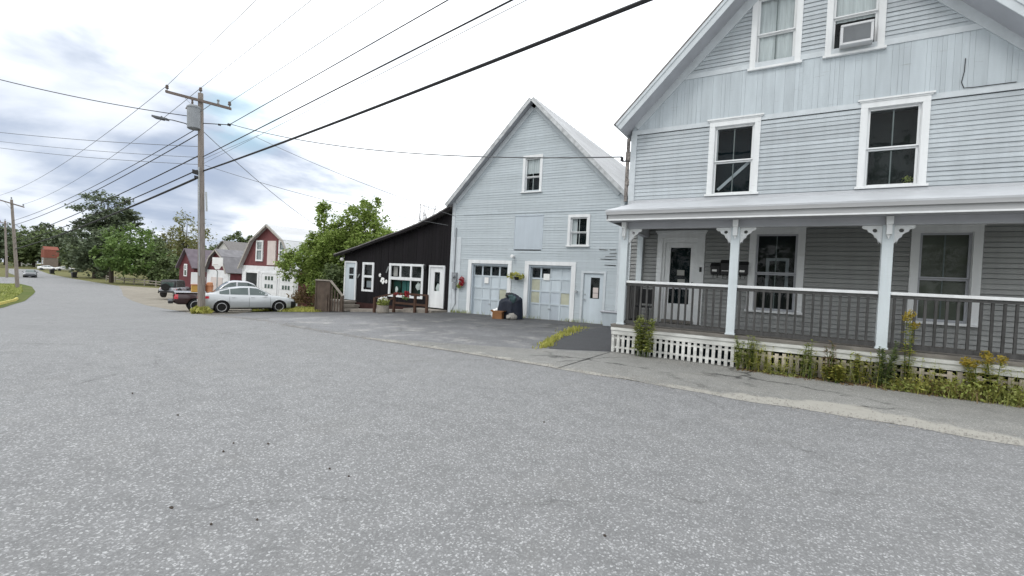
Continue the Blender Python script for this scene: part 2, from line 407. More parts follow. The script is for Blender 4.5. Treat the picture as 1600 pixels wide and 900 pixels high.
ROADR = line((-200, 46), (-150, 36.6), (-125, 33.2), (-104, 31), (-89, 29.6), (-76, 25.6), (-63, 21.4), (-41, 15.8), (-28.5, 12.6), (-20, 10.2), (-12.5, 8.2), (-8.3, 7.85), (-4, 7.72), (.5, 7.5), (40, 7.3))
ROADL = line((-200, 40), (-150, 30), (-120, 25.5), (-104, 21.5), (-98, 17), (-92, 18), (-83, 17.3), (-70.6, 15), (-60, 12.4), (-49, 9), (-43, 7), (-40, -6), (-38, -40), (40, -40))
structure(sheet('road', -200, 40, ROADL, ROADR, 0, 'road', 1.))
structure(sheet('side_road', -120, -92, -60, lambda x: ROADL(x)-.0, .004, 'road', 4))
structure(sheet('gravel_lot', -90, -23.5, lambda x: ROADR(x)+.0, line((-90, 30.6), (-80, 33), (-60, 31.5), (-44, 25), (-36, 24), (-28, 15.9), (-23.5, 12.6)), .004, 'gravel', 1.))
structure(sheet('grass_verge', -60, -22.2, line((-60, 31.5), (-44, 24.5), (-36, 23.5), (-28, 15.7), (-24.6, 15.6), (-22.2, 16.0)), 40, .008, 'grass', 1.))
structure(sheet('forecourt', -25.5, -3.6, lambda x: ROADR(x)-.02, line((-25.5, 15.4), (-22.5, 18.0), (-14.5, 18.0), (-3.6, 18.0)), .004, 'lot', .5, 6))
wob = lambda x: .10*math.sin(x*2.1)+.07*math.sin(x*5.3+1)
structure(sheet('pavement', -3.62, 14, lambda x: ROADR(x)-.05+wob(x)*.5, 12.4, .004, 'walk', .25))
structure(sheet('pavement_apron', -9.0, -3.62, lambda x: ROADR(x)-.04, line((-9.0, ROADR(-9)+.05), (-6.2, 8.9), (-4.75, 9.6), (-3.62, 10.45)), .008, 'walk', .25))
structure(sheet('asphalt_patch', -6.05, -3.62, line((-6.05, 15.4), (-5.6, 11.7), (-4.9, 9.75), (-3.62, 10.6)), line((-6.05, 15.5), (-5.8, 17.6), (-3.62, 17.6)), .012, 'patchm', .2))
# grass island on the left with its painted kerb
isl = line((-98, 18.4), (-92, 19.5), (-83, 18.7), (-70.6, 16.2), (-65.6, 14.9), (-55.8, 12.2), (-49.2, 10.1), (-42.8, 8.2))
structure(sheet('grass_island', -91.5, -42.8, -60, isl, .02, 'grass', 1.))
kb = MB()
for i in range(12):
    x0 = -57.5+i*.95; x1 = x0+.95
    kb.hexa([(x0, isl(x0)-.7, g(x0)-.02), (x1, isl(x1)-.7, g(x1)-.02), (x1, isl(x1)-.5, g(x1)-.02), (x0, isl(x0)-.5, g(x0)-.02),
             (x0, isl(x0)-.68, g(x0)+.2), (x1, isl(x1)-.68, g(x1)+.2), (x1, isl(x1)-.54, g(x1)+.2), (x0, isl(x0)-.54, g(x0)+.2)])
structure(kb.build('kerb', 'yellow'))

# ------------------------------------------------------------------ clapboards, windows, doors
def siding(mb, bounds, z0, z1, y, openings, course=.098, seed=1, mi=0, slot=.002, lip=.018, joint=4.5):
    q = random.Random(seed); n = max(1, round((z1-z0)/course)); h = (z1-z0)/n
    for i in range(n):
        a = z0+i*h; b = a+h
        l0, r0 = bounds(a); l1, r1 = bounds(b)
        cuts = sorted([(o[0], o[1]) for o in openings if o[2] < b-.01 and o[3] > a+.01])
        segs = []; x = l0
        for c0, c1 in cuts:
            if c0 > x+.01: segs.append((x, c0))
            x = max(x, c1)
        if r0 > x+.01: segs.append((x, r0))
        for (s0, s1) in segs:
            k = s0; parts = []
            while k < s1-.01:
                e = min(s1, k+joint*q.uniform(.5, 1.1))
                if s1-e < .5: e = s1
                parts.append((k, e)); k = e
            for (p0, p1) in parts:
                j = q.uniform(-.003, .003); t = q.uniform(-.004, .004)
                e0, e1 = p0+.0015, p1-.0015
                u0 = max(e0, l1); u1 = min(e1, r1)
                if u1 <= u0: u0 = u1 = (max(l1, min(r1, (e0+e1)/2)))
                A = (e0, y-lip+t, a+j-.012); B = (e1, y-lip+t, a+j*.4-.012); Cc = (u1, y-.002, b-.012-slot); Dd = (u0, y-.002, b-.012-slot)
                mb.add([A, B, Cc, Dd, (e0, y-.003, a+j-.0105), (e1, y-.003, a+j*.4-.0105)], [(0, 1, 2, 3), (4, 5, 1, 0)], mi)
def frame(mb, x0, x1, z0, z1, y0, y1, side, head, foot=0., mi=0):
    mb.box(x0, x0+side, y0, y1, z0, z1-head, mi); mb.box(x1-side, x1, y0, y1, z0, z1-head, mi)
    mb.box(x0, x1, y0-.003, y1, z1-head, z1, mi)
    if foot: mb.box(x0, x1, y0-.002, y1, z0-foot, z0, mi)
def window(parent, x0, x1, z0, z1, y, side=.12, head=.15, crown=.05, sill=.05, rail=.5, mun=True, back='dim', cur=None, upper='trim', ver=1, hmun=0, up_open=0.):
    "double-hung sash window on a wall facing -Y; x0..z1 is the outside of its casing"
    t = MB(); frame(t, x0, x1, z0, z1, y-.038, y+.02, side, head)
    if crown: t.box(x0-crown, x1+crown, y-.075, y+.01, z1, z1+.035); t.box(x0-crown*.5, x1+crown*.5, y-.055, y+.01, z1-.03, z1-.0005)
    w = t.build('window', 'trim', parent)
    MB().box(x0-.035, x1+.035, y-.085, y+.05, z0-sill, z0).build('sill', 'trim', w)
    a, b, c, d = x0+side, x1-side, z0, z1-head
    f = .04; mid = c+(d-c)*rail
    j = MB()
    j.box(a-.004, a+.012, y+.0, y+.17, c, d); j.box(b-.012, b+.004, y+.0, y+.17, c, d); j.box(a+.012, b-.012, y+.0, y+.17, d-.012, d+.004)
    j.build('jamb', 'trim', w)
    s = MB()
    frame(s, a+.014, b-.014, mid, d-.014, y+.035, y+.07, f, f); s.box(a+.014, b-.014, y+.034, y+.07, mid-.028, mid)
    s.build('upper_sash', upper, w)
    s = MB(); frame(s, a+.014, b-.014, c, mid-.032, y+.075, y+.105, f, f*.9); s.box(a+.054, b-.054, y+.075, y+.105, c, c+f*1.3)
    s.build('lower_sash', upper, w)
    if mun:
        s = MB()
        for k in range(1, ver+1):
            xx = a+(b-a)*k/(ver+1)
            s.box(xx-.011, xx+.011, y+.052, y+.066, mid, d-.05); s.box(xx-.011, xx+.011, y+.087, y+.101, c+.04, mid-.06)
        for k in range(1, hmun+1):
            zz = mid+(d-mid)*k/(hmun+1); s.box(a+.05, b-.05, y+.054, y+.065, zz-.01, zz+.01)
        s.build('muntin', mun if isinstance(mun, str) else 'muntin', w)
    p = MB(); p.quad((a+.05, y+.05, mid), (b-.05, y+.05, mid), (b-.05, y+.05, d-.05), (a+.05, y+.05, d-.05))
    p.quad((a+.05, y+.085, c+.04), (b-.05, y+.085, c+.04), (b-.05, y+.085, mid-.05), (a+.05, y+.085, mid-.05))
    p.build('pane', 'glass', w)
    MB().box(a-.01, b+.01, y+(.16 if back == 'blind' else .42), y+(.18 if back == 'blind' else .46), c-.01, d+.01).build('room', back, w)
    if cur:
        m = MB(); n = 14
        for (ca, cb, cz0, cz1) in cur:
            vs = []
            for i in range(n+1):
                xx = a+(b-a)*(ca+(cb-ca)*i/n); yy = y+.122+.01*math.sin(i*2.1+ca*9)
                vs += [(xx, yy, c+(d-c)*cz0), (xx, yy, c+(d-c)*cz1)]
            m.add(vs, [(2*i, 2*i+2, 2*i+3, 2*i+1) for i in range(n)])
        m.build('curtain', 'curtain', w)
    return w, (a, b, c, d, mid)

# ------------------------------------------------------------------ the grey house
HY = 12.5
def house():
    H = thing('clapboard_house', 'large pale grey clapboard house with white window casings and a long front porch', 'house', (.1, HY, 0))
    cx, pk = .1, 10.1
    gl = lambda z: (max(-4.0, cx-(pk-z)), min(4.2, cx+(pk-z)))
    up = [(-1.905, -1.0, 3.99, 5.66), (1.14, 2.07, 3.99, 5.66)]
    att = [(-1.09, -.26, 6.95, 8.65), (.42, 1.25, 6.95, 8.65)]
    lo = [(-3.03, -2.09, .7, 2.93), (-.855, .04, 1.2, 3.02), (2.13, 2.97, 1.2, 3.02), ]
    s = MB()
    siding(s, lambda z: (-3.86, 4.06), 3.55, 5.68, HY, up, seed=3)
    s.build('siding', 'house', H)
    s = MB(); siding(s, gl, 7.08, 10.0, HY, att, seed=5); s.build('gable_siding', 'house', H)
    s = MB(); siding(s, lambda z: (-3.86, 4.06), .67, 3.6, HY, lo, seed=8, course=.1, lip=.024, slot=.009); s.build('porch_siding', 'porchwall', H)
    # vertical boards between the storeys
    q = random.Random(4); v = MB(); x = -3.95
    while x < 4.2:
        w = q.choice((.075, .085, .11, .2, .26)); x1 = min(4.2, x+w)
        top = lambda xx: min(6.96, pk-abs(xx-cx)+.02)
        if top((x+x1)/2) > 5.84:
            j = q.uniform(0, .004); zb = 5.80
            v.hexa([(x+.0012, HY-.012-j, zb), (x1-.0012, HY-.012-j, zb), (x1-.0012, HY+.03, zb), (x+.0012, HY+.03, zb),
                    (x+.0012, HY-.012-j, top(x)), (x1-.0012, HY-.012-j, top(x1)), (x1-.0012, HY+.03, top(x1)), (x+.0012, HY+.03, top(x))])
        x = x1
    v.build('board_band', 'boards', H)
    # flat bands, corner boards, frieze
    t = MB()
    for a, b in ((-4.0, -2.0), (-.9, 1.05), (2.16, 4.2)): t.box(a, b, HY-.028, HY+.02, 5.685, 5.80)
    t.box(-3.25+.15, 3.2, HY-.03, HY+.02, 6.955, 7.075)
    t.box(-4.015, -3.86, HY-.03, HY+.15, .67, 5.685); t.box(4.06, 4.215, HY-.03, HY+.15, .67, 5.685)
    for sx in (-1, 1):   # boards under the rake, along the slope
        n = Vector((sx, 0, 1)).normalized(); d = Vector((sx, 0, -1)).normalized()
        c = Vector((cx, HY, pk))+d*2.9
        t.obox(c-n*.13+Vector((0, -.012, 0)), d*2.9, Vector((0, .03, 0)), n*.11)
    t.build('trim_board', 'trimblue', H)
    sh = MB()
    sh.box(-4.0, 4.2, HY+.52, HY+.56, -.1, 6.0); sh.prism([(-4.0, HY+.52, 6.0), (4.2, HY+.52, 6.0), (cx, HY+.52, pk)], (0, .04, 0))
    sh.box(-4.0, -3.9, HY, 23.5, -.1, 6.1); sh.box(4.1, 4.2, HY, 23.5, -.1, 6.1); sh.box(-3.9, 4.1, 23.4, 23.5, -.1, 6.1)
    sh.prism([(-4.0, 23.4, 6.1), (4.2, 23.4, 6.1), (cx, 23.4, pk)], (0, .1, 0))
    sh.build('wall', 'house', H)
    # roof with deep overhang
    r = MB(); so = MB(); fa = MB()
    for sx in (-1, 1):
        d = Vector((sx, 0, -1.04)).normalized(); n = Vector((1.04*sx, 0, 1)).normalized()
        L = 6.12; top = Vector((cx, 0, pk+.02))
        a = top; b = top+d*L; th = n*.2
        y0, y1 = HY-.55, 24.
        r.hexa([a+n*.2+Vector((0, y0-.03, 0)), b+n*.2+Vector((0, y0-.03, 0)), b+n*.2+Vector((0, y1, 0)), a+n*.2+Vector((0, y1, 0)),
                a+n*.25+Vector((0, y0-.03, 0)), b+n*.25+d*.04+Vector((0, y0-.03, 0)), b+n*.25+d*.04+Vector((0, y1, 0)), a+n*.25+Vector((0, y1, 0))])
        so.hexa([a+Vector((0, y0, 0)), b+Vector((0, y0, 0)), b+Vector((0, y1, 0)), a+Vector((0, y1, 0)),
                 a+n*.2+Vector((0, y0, 0)), b+n*.198+Vector((0, y0, 0)), b+n*.198+Vector((0, y1, 0)), a+n*.198+Vector((0, y1, 0))])
        fa.obox((a+b)/2+n*.10+Vector((0, y0-.014, 0)), d*(L/2), Vector((0, .012, 0)), n*.098)
        fa.obox((a+b)/2+n*.165+Vector((0, y0-.036, 0)), d*(L/2), Vector((0, .01, 0)), n*.03)
        fa.obox(b+n*.1+d*.012+Vector((0, (y0+y1)/2, 0)), d*.011, Vector((0, (y1-y0)/2, 0)), n*.096)
    rf = r.build('roof', 'shingle', H); so.build('soffit', 'soffit', rf); fa.build('rake_board', 'trimblue', rf)
    # weathered service pipe at the corner
    p = MB(); p.tube([(-4.10, HY+.02, 3.9), (-4.10, HY+.02, 5.62)], .05, 8)
    p.box(-4.12, -4.02, HY-.02, HY+.1, 4.35, 4.5); p.box(-4.15, -4.02, HY-.02, HY+.1, 5.0, 5.25)
    p.build('service_pipe', 'pipem', H)
    ins = MB(); ins.lathe((-4.24, HY-.05, 5.05), (0, 0, 1), [(.02, -.05), (.045, -.04), (.045, .0), (.025, .015), (.045, .03), (.04, .06)], 10)
    ins.bar((-4.24, HY-.05, 5.0), (-4.03, HY, 5.0), .03, .03); ins.build('insulator', 'black', H)
    # upper windows
    window(H, -2.02, -.885, 3.97, 5.80, HY, side=.125, head=.15, crown=.06, mun=True, back='dark', ver=1, cur=[(0, .09, .5, 1)])
    window(H, 1.03, 2.18, 3.97, 5.81, HY, side=.125, head=.15, crown=.06, mun=True, back='dim', ver=1, cur=[(0, .08, 0, .5)])
    window(H, -1.205, -.155, 6.94, 8.75, HY, side=.12, head=.14, crown=.05, rail=.5, back='dim', cur=[(0, 1, .0, 1)], ver=1)
    window(H, .305, 1.365, 6.94, 8.75, HY, side=.12, head=.14, crown=.05, rail=.52, back='dim', cur=[(0, 1, .45, 1)], mun=False)
    # a stray cable on the boards and a diagonal batten behind one pane
    wq = MB(); wq.tube([(2.66, HY-.03, 6.42), (2.65, HY-.04, 6.15), (2.62, HY-.04, 5.95), (2.66, HY-.04, 5.83), (2.8, HY-.04, 5.82), (3.4, HY-.035, 5.82)], .008, 6)
    wq.build('loose_cable', 'cable', H)
    wb = MB(); wb.bar((-1.78, HY+.14, 4.1), (-1.1, HY+.14, 4.75), .02, .07); wb.build('diagonal_batten', 'soffit', H)
    wp = MB(); leafs(wp, Vector((1.92, HY+.16, 4.1)), (.1, .04, .09), 60, .05, 9); wp.build('sill_plant', 'leafweed', H)
    # first floor windows
    for i, (a, b, bk) in enumerate(((-.975, .16, 'dim'), (2.01, 3.09, 'blind'))):
        window(H, a, b, 1.16, 3.14, HY, side=.135, head=.16, crown=.05, rail=.5, mun=True, back=bk, upper='soffit', ver=1)
    t = MB(); frame(t, -.62, -.14, 1.72, 2.42, HY+.30, HY+.33, .07, .07, .07); t.build('reflected_frame', 'soffit', H)  # added pale frame behind the pane, stands in for a window frame's reflection
    # door
    t = MB(); frame(t, -3.15, -1.975, .68, 3.03, HY-.038, HY+.02, .13, .16)
    t.box(-3.2, -1.925, HY-.08, HY+.01, 3.03, 3.07); t.box(-3.17, -1.95, HY-.06, HY+.0, 2.99, 3.029)
    t.box(-3.02, -2.95, HY-.005, HY+.1, .68, 2.87); t.box(-2.175, -2.105, HY-.005, HY+.1, .68, 2.87); t.box(-2.95, -2.175, HY-.005, HY+.1, 2.76, 2.87)
    dr = t.build('door_frame', 'trim', H)
    t = MB(); x0, x1, z0, z1 = -2.945, -2.18, .76, 2.755
    t.box(x0, x0+.13, HY+.02, HY+.06, z0, z1); t.box(x1-.13, x1, HY+.02, HY+.06, z0, z1)
    t.box(x0+.13, x1-.13, HY+.02, HY+.06, z1-.12, z1); t.box(x0+.13, x1-.13, HY+.02, HY+.06, z0, z0+.42)
    dd = t.build('front_door', 'trim', dr)
    MB().box(x0+.13, x1-.13, HY+.03, HY+.055, 1.56, 1.60).build('glazing_bar', 'soffit', dr)
    MB().quad((x0+.13, HY+.04, z0+.42), (x1-.13, HY+.04, z0+.42), (x1-.13, HY+.04, z1-.12), (x0+.13, HY+.04, z1-.12)).build('pane', 'glass', dr)
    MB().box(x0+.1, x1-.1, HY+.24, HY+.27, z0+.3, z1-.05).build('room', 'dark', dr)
    t = MB(); t.box(-2.64, -2.46, HY+.10, HY+.104, 1.92, 2.06); t.box(-2.62, -2.44, HY+.10, HY+.104, 1.62, 1.82); t.build('notice', 'paperp', dr)
    t = MB(); t.tube([(-2.24, HY+.02, 1.6), (-2.24, HY-.03, 1.6), (-2.24, HY-.03, 1.75), (-2.24, HY+.02, 1.75)], .012, 6); t.build('handle', 'black', dr)
    MB().box(-2.075, -2.02, HY-.055, HY-.036, 2.02, 2.14).build('doorbell', 'black', H)
    MB().box(-2.95, -2.17, HY-.04, HY+.06, .68, .755).build('threshold', 'deck', H)
    # ----- porch
    PX0, PX1, PY = -3.62, 4.4, 10.6
    d = MB(); y = PY-.06
    n = 0
    while y < HY: d.box(PX0-.03, PX1, y, y+.135, .625, .665); y += .14
    d.box(PX0-.0, PX1, PY+.02, HY, .5, .62)
    dk = d.build('porch_floor', 'deck', H)
    d = MB(); d.box(PX0-.02, PX1, PY-.05, PY-.02, .525, .595); d.box(PX0-.01, PX1, PY-.03, PY, .42, .522); d.box(PX0-.02, PX0+.01, PY-.02, HY, .50, .622)
    d.build('deck_fascia', 'stainwhite', H)
    d = MB(); d.box(PX0-.02, PX1, PY-.058, PY-.025, .598, .6245); d.build('deck_edge', 'deck', H)
    # skirt of slats
    for nm, xa, xb, mm in (('lattice_skirt', PX0, -.9, 'trim'), ('picket_skirt', -.88, PX1, None)):
        k = MB(); x = xa; q = random.Random(3)
        while x < xb-.05:
            dz = 0 if mm else q.uniform(-.03, .0); tl = q.uniform(-.004, .004) if mm else q.uniform(-.02, .02)
            zt = .42 if mm else .405+dz
            if mm or q.random() > .06:
                k.hexa([(x, PY-.018, .01), (x+.066, PY-.018, .01), (x+.066, PY, .01), (x, PY, .01), (x+tl, PY-.018, zt), (x+.066+tl, PY-.018, zt), (x+.066+tl, PY, zt), (x+tl, PY, zt)])
            x += .122
        for zr in ((.10, .145), (.325, .365)) if mm else ((.10, .14), (.30, .34)):
            k.box(xa, xb, PY+.0005, PY+.018, zr[0], zr[1])
        if mm:
            yy = PY+.1
            while yy < HY-.1: k.box(PX0-.0, PX0+.018, yy, yy+.066, .01, .42); yy += .122
        k.build(nm, 'stainwhite' if mm else 'picketm', H)
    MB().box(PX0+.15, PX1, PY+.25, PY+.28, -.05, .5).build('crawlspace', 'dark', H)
    # posts with brackets
    for px in (-3.44, -1.10, 1.385, 3.87):
        b = MB(); b.box(px-.082, px+.082, PY-.02, PY+.145, .665, 2.9)
        b.box(px-.095, px+.095, PY-.033, PY+.158, .665, .70)
        po = b.build('porch_post', 'trimpost', H, bevel=.006)
        for sx in (-1, 1):
            if px < -3 and sx < 0: continue
            pts = []
            o = px+sx*.083
            prof = [(0, 0), (.30, 0), (.295, -.06), (.22, -.075), (.20, -.12), (.13, -.15), (.105, -.22), (.05, -.26), (.04, -.34), (0, -.34)]
            k = MB(); hole = (.105, -.095); rr = .035; N = 12
            # flat bracket with a round hole: outline ring joined to the hole ring
            op = [(p[0], p[1]) for p in resample(prof, 24)]
            hp = [(hole[0]+rr*math.cos(2*math.pi*i/24), hole[1]+rr*math.sin(2*math.pi*i/24)) for i in range(24)]
            # start both rings at the same angle
            def ang(p): return math.atan2(p[1]-hole[1], p[0]-hole[0])
            op.sort(key=ang); hp.sort(key=ang)
            vs = [(o+sx*p[0], PY+.04, 2.898+p[1]) for p in op]+[(o+sx*p[0], PY+.04, 2.898+p[1]) for p in hp]
            vs += [(v_[0], PY+.075, v_[2]) for v_ in vs]
            fs = []
            for i in range(24):
                j = (i+1) % 24
                fs += [(i, j, 24+j, 24+i), (48+j, 48+i, 72+i, 72+j), (i, 48+i, 48+j, j), (24+j, 72+j, 72+i, 24+i)]
            k.add(vs, fs); k.build('bracket', 'trim', po)
        k = MB(); k.box(px-.04, px+.04, PY-.10, PY-.021, 2.72, 2.9); k.prism([(px-.03, PY-.06, 2.72), (px+.03, PY-.06, 2.72), (px, PY-.06, 2.64)], (0, .04, 0))
        k.box(px-.05, px+.05, PY-.13, PY-.021, 2.9, 3.04)
        k.build('pendant', 'trim', po)
    # pilaster at the wall
    MB().box(-3.66, -3.52, HY-.12, HY-.03, .665, 3.0).build('porch_pilaster', 'trimpost', H)
    # rail
    for a, b in ((-3.36, -1.18), (-1.02, 1.30), (1.47, 3.79)):
        rl = MB(); sag = random.Random(int(a*10)).uniform(-.01, .01)
        rl.hexa([(a, PY+.02, 1.645), (b, PY+.02, 1.645+sag), (b, PY+.11, 1.645+sag), (a, PY+.11, 1.645), (a, PY+.02, 1.70), (b, PY+.02, 1.70+sag), (b, PY+.11, 1.70+sag), (a, PY+.11, 1.70)])
        rr_ = rl.build('porch_rail', 'trim', H, bevel=.006)
        k = MB(); k.box(a, b, PY+.04, PY+.09, 1.585, 1.643); k.box(a, b, PY+.035, PY+.095, .70, .775); k.build('rail_board', 'railwood', rr_)
        k = MB(); x = a+.07; q = random.Random(int(a*100))
        while x < b-.03:
            t = q.uniform(-.006, .006)
            k.hexa([(x-.019, PY+.046, .775), (x+.019, PY+.046, .775), (x+.019, PY+.084, .775), (x-.019, PY+.084, .775),
                    (x-.019+t, PY+.046, 1.585), (x+.019+t, PY+.046, 1.585), (x+.019+t, PY+.084, 1.585), (x-.019+t, PY+.084, 1.585)]); x += .141
        k.build('balusters', 'railwood', rr_)
    k = MB(); k.box(-3.5, -3.42, PY+.15, HY-.12, 1.645, 1.70); er = k.build('end_rail', 'trim', H)
    k = MB(); k.box(-3.49, -3.44, PY+.15, HY-.12, .70, .775)
    y = PY+.25
    while y < HY-.15: k.box(-3.485, -3.447, y, y+.038, .775, 1.643); y += .141
    k.build('balusters', 'railwood', er)
    # beam, ceiling, roof
    k = MB(); k.box(PX0+.1, PX1, PY-.0, PY+.13, 2.9, 3.19); k.box(PX0+.1, PX0+.23, PY+.13, HY, 2.9, 3.19); k.build('porch_beam', 'soffit', H)
    MB().box(PX0+.05, PX1, 10.3, HY, 3.192, 3.22).build('porch_ceiling', 'ceiling', H)
    k = MB(); xl = -3.80
    k.hexa([(xl, 10.2, 3.25), (PX1, 10.2, 3.25), (PX1, HY, 3.80), (xl+.0, HY, 3.80), (xl, 10.2, 3.285), (PX1, 10.2, 3.285), (PX1, HY, 3.85), (xl, HY, 3.85)])
    k.box(-4.0, PX1, HY-.05, HY+.01, 3.80, 3.90)
    pr = k.build('porch_roof', 'rooftin', H)
    k = MB(); k.box(xl+.03, PX1, 10.24, 10.27, 3.05, 3.249); k.prism([(xl+.02, 10.24, 3.05), (xl+.02, 10.24, 3.249), (xl+.02, HY, 3.79), (xl+.02, HY, 3.05)], (.03, 0, 0))
    k.box(xl+.01, PX1, 10.20, 10.238, 3.18, 3.248)
    k.build('gutter_board', 'gutter', pr)
    MB().box(xl+.03, PX1, 10.222, 10.238, 3.045, 3.075).build('drip_edge', 'trim', pr)
    MB().box(xl+.06, PX1, 10.27, PY-.0, 3.05, 3.08).build('porch_soffit', 'soffit', pr)
    return H
def resample(prof, n):
    P = [Vector((a, b)) for a, b in prof]; P.append(P[0]); L = [0]
    for i in range(len(P)-1): L.append(L[-1]+(P[i+1]-P[i]).length)
    out = []
    for k in range(n):
        t = L[-1]*k/n
        for i in range(len(P)-1):
            if t <= L[i+1]:
                u = (t-L[i])/(L[i+1]-L[i]); q = P[i]+(P[i+1]-P[i])*u; out.append((q.x, q.y)); break
    return out
def leafs(mb, c, r, n, size, seed, flat=0., mi=0, hollow=0.):
    "n leaf blades scattered through an ellipsoid"
    q = random.Random(seed)
    for _ in range(n):
        while True:
            p = Vector((q.uniform(-1, 1), q.uniform(-1, 1), q.uniform(-1, 1)))
            if hollow < p.length < 1: break
        p = Vector((c[0]+p.x*r[0], c[1]+p.y*r[1], c[2]+p.z*r[2]))
        a = Vector((q.gauss(0, 1), q.gauss(0, 1), q.gauss(0, 1)*(1-flat))).normalized()
        b = a.cross(Vector((q.gauss(0, 1), q.gauss(0, 1), q.gauss(0, 1)+flat*2))).normalized()
        s = size*q.uniform(.55, 1.3); w = b*(s*.32); h = a*(s*.5)
        nn = a.cross(b)*(s*.08)
        mb.add([p-h, p+w+nn, p+h, p-w+nn], [(0, 1, 2), (0, 2, 3)], mi)
M['stainwhite'] = mat('stained_white_board', (.66, .66, .63), .7, .25, var=.4, scale=2.2, stretch=(1, 1, 4))
M['gutter'] = mat('dull_grey_fascia', (.40, .405, .41), .6, .3, var=.2, scale=2, stretch=(.3, 1, 6))
M['rakebeige'] = mat('dull_beige_board', (.40, .375, .34), .8, .2, var=.2)
M['discgrey'] = mat('dull_grey_disc', (.16, .165, .17), .5, .5, metal=.4)
M['tornwood'] = mat('bare_grey_torn_wood', (.21, .215, .215), .9, .1, var=.4, scale=6)
M['pipem'] = mat('peeling_painted_pipe', (.30, .27, .25), .8, .2, var=.75, scale=14)
M['lampgrey'] = mat('dark_grey_lamp_metal', (.11, .115, .12), .6, .3)
M['trimpost'] = siding_mat('pale_blue_white_post_paint', (.61, .665, .69), (.40, .40, .39), .655, .12, .2)
M['picketm'] = mat('stained_white_picket', (.54, .48, .40), .8, .2, var=.5, scale=2.2, island=.2)
house()

# things on the house
k = thing('air_conditioner', 'white window air conditioner with grey grille in the right attic window', 'air conditioner', (.86, HY, 7.08))
b = MB(); frame(b, .57, 1.15, 7.03, 7.47, HY-.24, HY+.07, .05, .05); b.box(.62, 1.10, HY-.24, HY+.07, 7.03, 7.08); b.box(.62, 1.10, HY+.02, HY+.07, 7.08, 7.42)
b.build('case', 'acgrey', k, bevel=.008)
b = MB()
for i in range(15): b.box(.622, 1.098, HY-.232, HY-.2, 7.085+i*.0225, 7.098+i*.0225)
b.box(.622, 1.098, HY-.19, HY-.18, 7.081, 7.419); b.build('grille', 'xform', k)
for i, (x0, x1, z0, z1, lb) in enumerate(((-1.80, -1.585, 1.98, 2.24, 'black wall mailbox nearest the front door, with a pale label'), (-1.575, -1.36, 1.97, 2.32, 'tallest black wall mailbox, in the middle of three beside the porch post'), (-1.19, -.97, 1.98, 2.29, 'black wall mailbox on the window side of the porch post'))):
    mbx = thing('mailbox', lb, 'mailbox', ((x0+x1)/2, HY-.02, z0), 'mailboxes on the porch wall')
    b = MB(); b.prism([(x0, HY-.018, z0), (x0, HY-.12, z0), (x0, HY-.14, z1-.09), (x0, HY-.018, z1)], (x1-x0, 0, 0)); b.build('box_body', 'black', mbx, bevel=.008)
    b = MB(); b.prism([(x0-.008, HY-.148, z1-.1), (x0-.008, HY-.150, z1-.075), (x0-.008, HY-.018, z1+.018), (x0-.008, HY-.018, z1+.004)], (x1-x0+.016, 0, 0)); b.build('lid', 'black', mbx)
    b = MB()
    if i != 1: b.box(x0+.04, x1-.07, HY-.142, HY-.136, z0+.06, z0+.11)
    else: b.box(x0+.03, x1-.03, HY-.142, HY-.134, z0+.085, z0+.10)
    b.build('label_plate', 'paper', mbx)
    b = MB(); b.tube([(x0+.06, HY-.05, z0), (x0+.06, HY-.09, z0-.09), (x0+.06, HY-.13, z0-.07)], .008, 6); b.tube([(x1-.06, HY-.05, z0), (x1-.06, HY-.09, z0-.09), (x1-.06, HY-.13, z0-.07)], .008, 6)
    b.build('newspaper_hook', 'black', mbx)
# junk at the left end of the porch
k = thing('porch_chair', 'dark folding chair at the left end of the porch behind the railing', 'chair', (-3.2, 11.6, .665))
b = MB(); b.box(-3.4, -3.0, 11.4, 11.8, 1.06, 1.10); b.build('seat', 'black', k)
b = MB(); b.box(-3.4, -3.0, 11.8, 11.83, 1.15, 1.52); b.build('backrest', 'black', k)
for sx in (-3.38, -3.02):
    for yy in (11.42, 11.80): MB().tube([(sx, yy, .665), (sx, yy, 1.5 if yy > 11.6 else 1.06)], .014, 6).build('leg', 'black', k)

